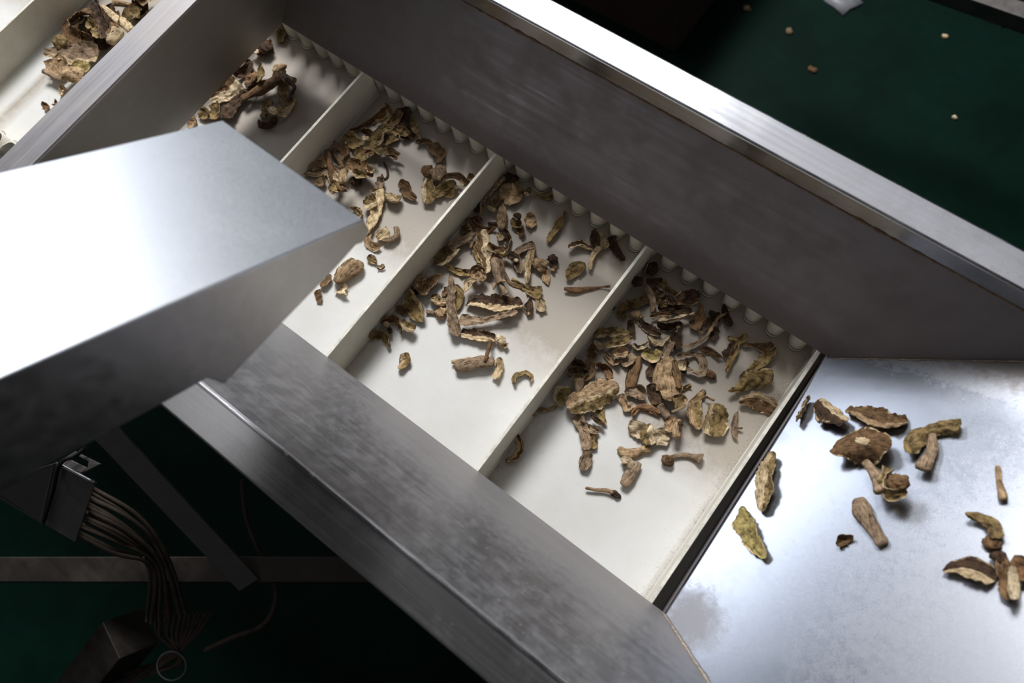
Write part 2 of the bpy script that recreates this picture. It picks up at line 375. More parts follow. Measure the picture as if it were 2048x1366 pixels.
# unseen machine body under the belt, added to block light there
fr = empty('added_conveyor_stand', (.4, -.15, -.8), 'added dark steel conveyor frame blocking light under the white belt', 'machine frame')
for y in (-.352, .055):
    V, Fc = box(-.8, 1.25, y, y+.004, -.16, .045 if y > 0 else .03); mesh('side_plate', V, Fc, M_dim, fr)
V, Fc = box(-.8, 1.2, -.34, .04, -.05, -.03); mesh('slider_bed', V, Fc, M_dim, fr)
for x in (-.6, 1.1):
    for y in (-.33, .03):
        V, Fc = box(x, x+.04, y-.02, y+.02, -.8, -.05); mesh('leg', V, Fc, M_dim, fr)

# ------------------------------------------------------------------ overhead chute
cz = .35
VPx = ray(2084, -147); D = VPx/np.linalg.norm(VPx)
A = at(728, 440, cz); B = at(445, 240, cz)
ch = empty('discharge_chute', at(400, 450, .42), 'bright stainless steel discharge chute hanging over the left of the belt', 'chute')
X = (A-B)/np.linalg.norm(A-B)
TN = np.cross(X, D); TN /= np.linalg.norm(TN)
if TN[2] < 0: TN = -TN
SN = X-D*np.dot(X, D); SN /= np.linalg.norm(SN)     # side wall normal
LB = .62
def chm(name, P, off, mat, bev=.001):
    V, Fc = prism(P, off); return mesh(name, V, Fc, mat, ch, bevel=bev)
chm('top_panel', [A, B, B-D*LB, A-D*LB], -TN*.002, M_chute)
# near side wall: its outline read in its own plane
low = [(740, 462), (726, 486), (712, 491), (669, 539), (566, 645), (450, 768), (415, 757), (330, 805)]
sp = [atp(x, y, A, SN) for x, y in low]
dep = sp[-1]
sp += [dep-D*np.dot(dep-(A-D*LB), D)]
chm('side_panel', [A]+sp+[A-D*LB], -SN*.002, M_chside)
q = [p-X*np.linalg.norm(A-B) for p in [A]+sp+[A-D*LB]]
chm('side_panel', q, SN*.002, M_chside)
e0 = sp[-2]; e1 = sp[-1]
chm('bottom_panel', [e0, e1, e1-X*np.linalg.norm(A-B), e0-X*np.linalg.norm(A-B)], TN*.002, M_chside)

# ------------------------------------------------------------------ things on the floor beyond and under the machine
c0 = at(1350, 105, -.8); c1 = at(1430, 0, -.8); c2 = at(1150, 48, -.8)
d1 = (c1-c0)/np.linalg.norm(c1-c0); d2 = np.array([-d1[1], d1[0], 0]);
if np.dot(d2, c2-c0) < 0: d2 = -d2
t_ = .5
V, Fc = prism([c0, c0+d1*.35, c0+d1*.35+d2*t_, c0+d2*t_], (0, 0, .24))
bx = empty('storage_box', c0+d1*.17+d2*.25, 'dark brown box standing on the green floor beyond the hopper', 'box')
mesh('body', V, Fc, M_card, bx, bevel=.003)
V, Fc = prism([c0-d1*.006-d2*.006+np.array([0, 0, .24]), c0+d1*.356-d2*.006+np.array([0, 0, .24]), c0+d1*.356+d2*(t_+.006)+np.array([0, 0, .24]), c0-d1*.006+d2*(t_+.006)+np.array([0, 0, .24])], (0, 0, .03))
mesh('lid', V, Fc, M_card, bx, bevel=.003)
a = at(1880, -22, -.45); b = at(2120, 62, -.45); dd = (b-a)/np.linalg.norm(b-a)
V, Fc = bar(a-dd*.3, b+dd*.6, .035, .035)
tag(mesh('steel_rail', V, Fc, M_gal, loc=a, bevel=.002), 'grey square steel rail crossing the top right corner above the floor', 'rail')
# flat round lid fragment and scraps on the floor
def scrap(px, py, r, lab, seed, mat):
    c = at(px, py, -.8); V = [c+np.array([0, 0, .006])]; Fc = []
    rr = random.Random(seed); m = 11
    for k in range(m):
        a = 2*math.pi*k/m; q = r*(.6+.5*rr.random()); V.append(c+np.array([q*math.cos(a), q*math.sin(a)*.7, .003+.004*rr.random()]))
    for k in range(m):
        a = 2*math.pi*k/m; V.append(np.array([V[1+k][0], V[1+k][1], c[2]]))
    Fc = [(0, 1+k, 1+(k+1) % m) for k in range(m)]+[(1+k, 1+m+k, 1+m+(k+1) % m, 1+(k+1) % m) for k in range(m)]
    tag(mesh('floor_scrap', V, Fc, mat, loc=c, smooth=True), lab, 'scrap')
scrap(1683, 3, .055, 'large pale crumpled scrap at the top edge of the green floor', 1, M_ring)
scrap(1493, 18, .011, 'round pale crumb on the green floor near the brown box', 2, M_grain)
scrap(1890, 74, .008, 'small tan chip on the floor left of the steel rail', 3, MM['c'])
scrap(1578, 64, .012, 'dim brown crumb on the floor right of the box corner', 4, M_grain)
scrap(1624, 141, .012, 'dim tan crumb on the open middle of the green floor', 5, MM['b'])
scrap(1908, 236, .006, 'tiny pale fleck on the floor above the far rim', 6, MM['w'])
scrap(2003, 50, .010, 'brown chip on the floor just under the steel rail', 7, MM['b'])

# lower left: frame members, bracket and cables beneath
def bar_px(name, p, q, z1, z2, wd, ht, mat, lab, cat, ext=(0, 0)):
    a = at(*p, z1); b = at(*q, z2); dd = (b-a)/np.linalg.norm(b-a)
    V, Fc = bar(a-dd*ext[0], b+dd*ext[1], wd, ht); return tag(mesh(name, V, Fc, mat, loc=(a+b)/2, bevel=.0015), lab, cat)
bar_px('diagonal_brace', (215, 868), (480, 1150), -.06, -.24, .030, .004, M_gal, 'flat steel brace slanting down beneath the chute', 'brace', (.22, .02))
bar_px('cross_beam', (0, 1140), (560, 1140), -.28, -.28, .034, .045, M_dim, 'dusty square cross beam low under the chute', 'beam', (.3, .45))
bar_px('support_leg', (262, 1265), (120, 1440), -.34, -.50, .06, .06, M_dim, 'dark leg slanting to the bottom left below the cross beam', 'leg', (.0, .3))
br = empty('cable_bracket', at(130, 1000, -.08), 'bent galvanised bracket with a slotted tab under the chute', 'bracket')
z0 = -.06
def bpx(name, pts, th, mat, sub=None):
    P = [at(x, y, z) for x, y, z in pts]; n = np.cross(P[1]-P[0], P[-1]-P[0]); n /= np.linalg.norm(n)
    V, Fc = prism(P, n*th); return mesh(name, V, Fc, mat, br, bevel=.0008)
bpx('front_plate', [(112, 926, -.06), (190, 966, -.06), (150, 1085, -.13), (84, 1046, -.13)], .0015, M_gal)
bpx('side_plate', [(111, 925, -.062), (-30, 968, -.075), (-60, 960, -.135), (83, 1045, -.132)], .0015, M_gal)
# slotted tab made of four strips round the slot
bpx('slotted_tab', [(112, 926, -.058), (150, 902, -.058), (160, 907, -.058), (127, 932, -.058)], .0015, M_gal)
bpx('slotted_tab', [(127, 932, -.058), (143, 920, -.058), (176, 936, -.058), (163, 946, -.058)], .0015, M_gal)
bpx('slotted_tab', [(156, 912, -.058), (160, 907, -.058), (203, 928, -.058), (190, 930, -.058)], .0015, M_gal)
bpx('slotted_tab', [(176, 936, -.058), (178, 924, -.058), (203, 928, -.058), (168, 946, -.058)], .0015, M_gal)
V, Fc = tube([at(112, 925, -.055), at(190, 966, -.055)], .0022, 8, 6); mesh('bent_edge', V, Fc, M_rim, br, smooth=True)
V, Fc = tube([at(172, 895, -.05), at(150, 912, -.048), at(120, 928, -.05), at(105, 985, -.085), at(86, 1046, -.122)], .0026, 8, 30)
tag(mesh('cable_tie', V, Fc, M_rub, loc=at(110, 970, -.08), smooth=True), 'black cable tie strapped across the bent bracket', 'cable tie')
rnd = random.Random(11)
for i in range(14):
    u = i/13; o1 = (185+rnd.uniform(-6, 6)-28*u, 975+95*u+rnd.uniform(-4, 4)); o2 = (330+rnd.uniform(-8, 8)-60*u*.5, 1115+rnd.uniform(-5, 12)+12*u)
    mid = ((o1[0]+o2[0])/2+18*(1-u)+rnd.uniform(-6, 6), (o1[1]+o2[1])/2-14*(1-u)+rnd.uniform(-6, 6))
    V, Fc = tube([at(*o1, -.14), at(*mid, -.17), at(*o2, -.22), at(o2[0]+35-40*u, o2[1]+110, -.30)], .0028, 6, 22)
    tag(mesh('cable', V, Fc, M_cable, loc=at(*mid, -.17), smooth=True), 'one of the dusty cables running from the bracket to the cross beam', 'cable', 'dusty cables behind the bracket')
for i in range(12):
    u = i/11
    V, Fc = tube([at(312+110*u, 1225, -.34), at(318+75*u+rnd.uniform(-5, 5), 1270+rnd.uniform(-6, 6), -.36), at(350-25*(u-.5), 1318+rnd.uniform(-12, 12), -.38), at(230+rnd.uniform(-15, 15), 1350+40*u, -.40), at(120, 1400+30*u, -.42)], .003, 6, 26)
    tag(mesh('cable', V, Fc, M_cable, loc=at(340, 1300, -.37), smooth=True), 'one of the thin cables gathered through the wire ring', 'cable', 'thin cables gathered in the wire ring')
cr = at(343, 1332, -.37); V = []; P = []
ex = np.array([.55, .83, 0]); ez = np.array([.5, -.3, .8]); ez /= np.linalg.norm(ez)
V, Fc = tube([cr+.021*(math.cos(a)*RC[0]+math.sin(a)*(-RC[1])) for a in np.linspace(-1.0, 5.28, 14)], .0012, 6, 60)
tag(mesh('wire_ring', V, Fc, M_ring, loc=cr, smooth=True), 'grey wire ring holding the thin cables at the bottom left', 'ring')
V, Fc = tube([at(484, 960, -.25), at(492, 1030, -.27), at(515, 1095, -.28), at(545, 1150, -.29), at(550, 1205, -.30), at(525, 1250, -.31), at(465, 1275, -.33), at(410, 1300, -.35)], .0035, 8, 60)
tag(mesh('loose_cable', V, Fc, M_cable, loc=at(545, 1150, -.29), smooth=True), 'single loose cable looping down in the dark right of the ring', 'cable')

# ------------------------------------------------------------------ dried mushroom pieces
# crops of the photograph in which the outlines were measured: x origin, y origin, scale
CR = dict(A1=(0, 0, 3.413), B=(350, 0, 4.096), C=(580, 180, 4.876), C2=(600, 400, 5.693), D1=(840, 300, 6.827), D2=(840, 460, 6.827),
          D3=(1080, 400, 6.829), D4=(720, 540, 5.689), E1=(1160, 500, 6.827), E2=(1400, 600, 5.4625), E3=(1060, 640, 6.21),
          E4=(1240, 680, 6.829), E5=(980, 820, 4.096), P1=(1440, 720, 3.2517), P2=(1600, 960, 3.364))
BELT = (np.array([0, 0, 0.]), np.array([1., 0, 0]), np.array([0, 1., 0]), np.array([0, 0, 1.]))
PLATE = (PA-PN*.004, PD, np.array([0, 1., 0]), PN)
HM = {}
CELL = .0025
def grid_faces(n, m, flip=False):
    F_ = []
    for i in range(n-1):
        for j in range(m-1):
            a = i*m+j; q = (a, a+1, a+m+1, a+m); F_.append(q[::-1] if flip else q)
    return F_
def vn(p, s, seed): return noise.noise(Vector((p[0]*s+seed*7.31, p[1]*s-seed*3.7, (p[2] if len(p) > 2 else 0)*s+seed)))
def strip(P, W, o, seed):
    # slice: a thin, curled and crumpled sheet following the spine P (local metres) with widths W
    Ln = sum(np.linalg.norm(np.diff(P[:, :2], axis=0), axis=1)); n = int(min(56, max(16, Ln/.0016))); m = 15
    C = catmull(np.column_stack([P, W]), n); pts = C[:, :2]; Wd = np.maximum(C[:, 3] if C.shape[1] > 3 else C[:, 2], .0012)
    tilt = math.radians(o.get('t', 18+30*vn((seed, 0), 1.1, 3))); k = o.get('k', .75+.6*vn((seed, 5), 1.3, 7)); lift = o.get('l', 2.5)*1e-3
    z0 = o.get('z', 0)*1e-3
    th = o.get('h', 1.5)*1e-3
    T = np.gradient(pts, axis=0); T /= np.linalg.norm(T, axis=1)[:, None]+1e-9
    wmax = Wd.max(); top = []; bot = []; uv = []
    for i in range(n):
        s = i/(n-1); e = min(1, math.sqrt(max(0.0, 1-abs(2*s-1)**(9 if Ln > 1.3*wmax else 5)))+.30)
        hw = Wd[i]/2*e
        side = np.array([-T[i][1], T[i][0], 0]); tw = tilt*(1+.45*vn((s*2.2, seed), 1, 1))+.5*vn((s*1.7, seed), 1, 5)
        sd = side*math.cos(tw)+np.array([0, 0, 1])*math.sin(tw); nr = -side*math.sin(tw)+np.array([0, 0, 1])*math.cos(tw)
        base = np.array([pts[i][0], pts[i][1], z0+lift*(abs(2*s-1)**1.6)+.0016*vn((s*2.5, seed), 1, 9)])
        fr = tuple(vn((s*Ln*1000/8, seed), 1, q)+.55*vn((s*Ln*1000/2.6, seed), 1, q+1) for q in (2, 4))
        for j in range(m):
            v = 2*j/(m-1)-1; vv = v*(1+.34*(fr[0] if v < 0 else fr[1])*abs(v))
            a = vv*k
            x = math.sin(a)/k*hw if abs(k) > .02 else vv*hw; zz = (1-math.cos(a))/k*hw if abs(k) > .02 else 0
            q = (s*Ln*1000, v*hw*1000)
            rid = .0011*(abs(vn((q[0]*.11, q[1]*.55), 1, seed+11))*2-.5)+.0013*vn((q[0]*.30, q[1]*.42), 1, seed+17)+min(hw, .010)*.34*vn((q[0]*.11, v*1.2), 1, seed+23)+.0016*abs(v)**3*vn((q[0]*.38, v), 1, seed+29)
            t_ = th*(.42+.58*(1-abs(v)**3))*(1+.5*vn((q[0]*.25, q[1]*.3), 1, seed+31))*min(1, .45+3*min(s, 1-s))
            c = base+sd*x+nr*(zz+rid)
            top.append(c+nr*t_*.5); bot.append(c-nr*t_*.5); uv.append((s*Ln, v*hw))
    V = top+bot; nm = n*m; F_ = grid_faces(n, m, True); mi = []
    sp = o.get('s', 1.0); erim = wmax > .006; lin = o.get('i', 0); er0 = .25*vn((seed, 2), 3, 1)-.02; er1 = .25*vn((seed, 4), 3, 1)-.02
    def slot(i, j):
        if erim and ((j == 0 and vn((i*.4, seed), 1, 51) > er0) or (j == m-2 and vn((i*.4, seed), 1, 53) > er1)): return 2
        return 0 if 1-(j+.5)/(m-1)+.10*vn((i*.35, seed), 1, 41) < sp else (3 if lin and 1-(j+.5)/(m-1)+.10*vn((i*.35, seed), 1, 41) < sp+.11 else 1)
    for i in range(n-1):
        for j in range(m-1): mi.append(slot(i, j))
    F2 = grid_faces(n, m, False); F_ += [tuple(q+nm for q in f) for f in F2]; mi += [1 if sp >= 1 and o.get('u') else slot(i, j) for i in range(n-1) for j in range(m-1)]
    ring = [i*m for i in range(n)]+[(n-1)*m+j for j in range(1, m)]+[i*m+m-1 for i in range(n-2, -1, -1)]+[j for j in range(m-2, 0, -1)]
    for a in range(len(ring)):
        p, q = ring[a], ring[(a+1) % len(ring)]; F_.append((p, q, q+nm, p+nm)); mi.append(2)
    return V, F_, mi, uv+uv
def stem(P, W, o, seed):
    Ln = sum(np.linalg.norm(np.diff(P[:, :2], axis=0), axis=1)); n = int(min(44, max(10, Ln/.002))); m = 14
    C = catmull(np.column_stack([P, W]), n); pts = C[:, :2]; Wd = np.maximum(C[:, -1], .0012)
    T = np.gradient(pts, axis=0); T /= np.linalg.norm(T, axis=1)[:, None]+1e-9
    lift = o.get('l', 1.5)*1e-3; z0 = o.get('z', 0)*1e-3; flat = o.get('f', .62); V = []; uv = []
    for i in range(n):
        s = i/(n-1); e = min(1, .80+4*min(s, 1-s)); r = Wd[i]/2*e
        side = np.array([-T[i][1], T[i][0], 0]); c = np.array([pts[i][0], pts[i][1], z0+r*flat+lift*(2*s-1)**2])
        for k in range(m):
            a = 2*math.pi*k/m; rr = r*(1+.30*vn((math.cos(a)*1.9, math.sin(a)*1.9, s*Ln*60), 1, seed)+.30*vn((math.cos(a)*4, math.sin(a)*4, s*Ln*90), 1, seed+5))
            V.append(c+side*rr*math.cos(a)+np.array([0, 0, 1])*rr*flat*math.sin(a)); uv.append((s*Ln, a*r))
    F_ = []; mi = []
    for i in range(n-1):
        for k in range(m):
            F_.append((i*m+k, (i+1)*m+k, (i+1)*m+(k+1) % m, i*m+(k+1) % m)); mi.append(0 if (k+.5)/m < o.get('s', 1.) else 1)
    for b, sg in ((0, 1), ((n-1)*m, -1)):
        c = len(V); V.append(np.mean([V[b+k] for k in range(m)], axis=0)); uv.append((0, 0))
        for k in range(m):
            f = (b+k, b+(k+1) % m, c); F_.append(f if sg > 0 else f[::-1]); mi.append(2)
    return V, F_, mi, uv
def cap(c, rx, ry, ang, o, seed):
    # crumpled closed cap: a flattened ball with deep folds
    n, m = 14, 20; V = []; uv = []; z0 = o.get('z', 0)*1e-3; h = o.get('f', .62)*min(rx, ry)
    ca, sa = math.cos(ang), math.sin(ang)
    for i in range(n):
        th = math.pi*i/(n-1)
        for k in range(m):
            ph = 2*math.pi*k/m; d = np.array([math.sin(th)*math.cos(ph), math.sin(th)*math.sin(ph), math.cos(th)])
            rr = 1+.34*vn(d*1.6, 1, seed)+.34*vn(d*3.6, 1, seed+3)-.22*abs(vn(d*6, 1, seed+5))
            x, y, z = d[0]*rx*rr, d[1]*ry*rr, d[2]*h*rr
            V.append(np.array([c[0]+x*ca-y*sa, c[1]+x*sa+y*ca, z0+h*.95+z])); uv.append((ph*rx, th*ry))
    F_ = []; mi = []
    for i in range(n-1):
        for k in range(m):
            F_.append((i*m+k, (i+1)*m+k, (i+1)*m+(k+1) % m, i*m+(k+1) % m)); mi.append(0 if V[i*m+k][2]-z0 > h*.75*(1-o.get('s', 1.)) else 1)
    return V, F_, mi, uv
def parse(txt, crop):
    ox, oy, sc = CR[crop]; out = []
    for part in txt.split('/'):
        tk = part.split(); kind, mats = tk[0][0], tk[0][1:]; o = {}; pts = []
        for q in tk[1:]:
            if q[0] in 'tklzshfui' and q[0].isalpha(): o[q[0]] = float(q[1:] or 1)
            else:
                a = [float(v) for v in q.split(',')]; pts.append((ox+a[0]/sc, oy+a[1]/sc, *[v/sc for v in a[2:]]))
        out.append((kind, mats, pts, o))
    return out
PNAME = {'S': 'slice', 'T': 'stem', 'C': 'cap'}
def piece(crop, name, label, txt, group, surf, idx, maxz=.030):
    P0, ex, ey, en = surf; prims = parse(txt, crop); zc = .004; zadd = 0
    def loc(px, py, c):
        q = atp(px, py, P0+en*c, en)-P0; return np.array([q@ex, q@ey])
    for it in range(3):
        built = []
        for pi, (kind, mats, pts, o) in enumerate(prims):
            seed = idx*1.7+pi*.61+.37
            L2 = np.array([loc(p[0], p[1], zc) for p in pts])
            mid = pts[len(pts)//2]; ppm = np.linalg.norm(loc(mid[0]+5, mid[1]+5, zc)-loc(mid[0]-5, mid[1]-5, zc))/math.hypot(10, 10)
            if kind == 'C':
                p = pts[0]; b = cap(L2[0], p[2]*ppm, p[3]*ppm, math.radians(p[4]) if len(p) > 4 else .6, o, seed)
            else:
                W = np.array([p[2]*ppm for p in pts])*(1.22 if kind == 'S' else .92)
                b = (strip if kind == 'S' else stem)(L2, W, o, seed)
            built.append(b)
        allv = np.vstack([np.array(b[0]) for b in built])
        low = {}
        for v in allv:
            c = (surf is PLATE, int(math.floor(v[0]/CELL)), int(math.floor(v[1]/CELL)))
            if c not in low or v[2] < low[c]: low[c] = v[2]
        need = np.array(sorted(HM.get(c, 0.)-z for c, z in low.items())); dz = need[int(.90*(len(need)-1))]
        dz = max(dz, -allv[:, 2].min()+.0002)
        dz = min(dz, maxz-allv[:, 2].min()) if dz > maxz-allv[:, 2].min() else dz
        zadd = dz; zc = float(np.clip(np.mean(allv[:, 2])+dz, .002, .05))
    for v in allv:
        c = (surf is PLATE, int(math.floor(v[0]/CELL)), int(math.floor(v[1]/CELL))); HM[c] = max(HM.get(c, 0.), min(v[2]+zadd, .028))
    cen = allv[:, :2].mean(0); org = P0+ex*cen[0]+ey*cen[1]
    root = None
    if len(built) > 1:
        root = empty(name, org, label, 'dried mushroom', group)
    for (kind, mats, pts, o), b in zip(prims, built):
        V = np.array(b[0]); Wv = P0+V[:, :1]*ex+V[:, 1:2]*ey+(V[:, 2:3]+zadd)*en
        mA = MM[mats[0]]; mB = MM[mats[1]] if len(mats) > 1 else mA; mE = MM[MEDGE[mats[2] if len(mats) > 2 else mats[0]]]; mL = MM[mats[3] if len(mats) > 3 else 'c']
        ob = mesh(PNAME[kind] if root else name, Wv, b[1], [mA, mB, mE, mL], root, midx=b[2], smooth=True, loc=org, uv=b[3])
        if not root: tag(ob, label, 'dried mushroom', group)
BAY = dict(A='in the pile beyond the end wall', B='in the bay by the end wall', C='in the second bay from the end wall',
           D='in the middle bay of the belt', E='in the bay next to the steel plate', P='on the steel feed plate')
GRP = dict(A='dried mushrooms in the pile beyond the end wall', B='dried mushrooms in the bay by the end wall', C='dried mushrooms in the second bay',
           D='dried mushrooms in the middle bay', E='dried mushrooms in the bay next to the plate', P='dried mushrooms on the feed plate')
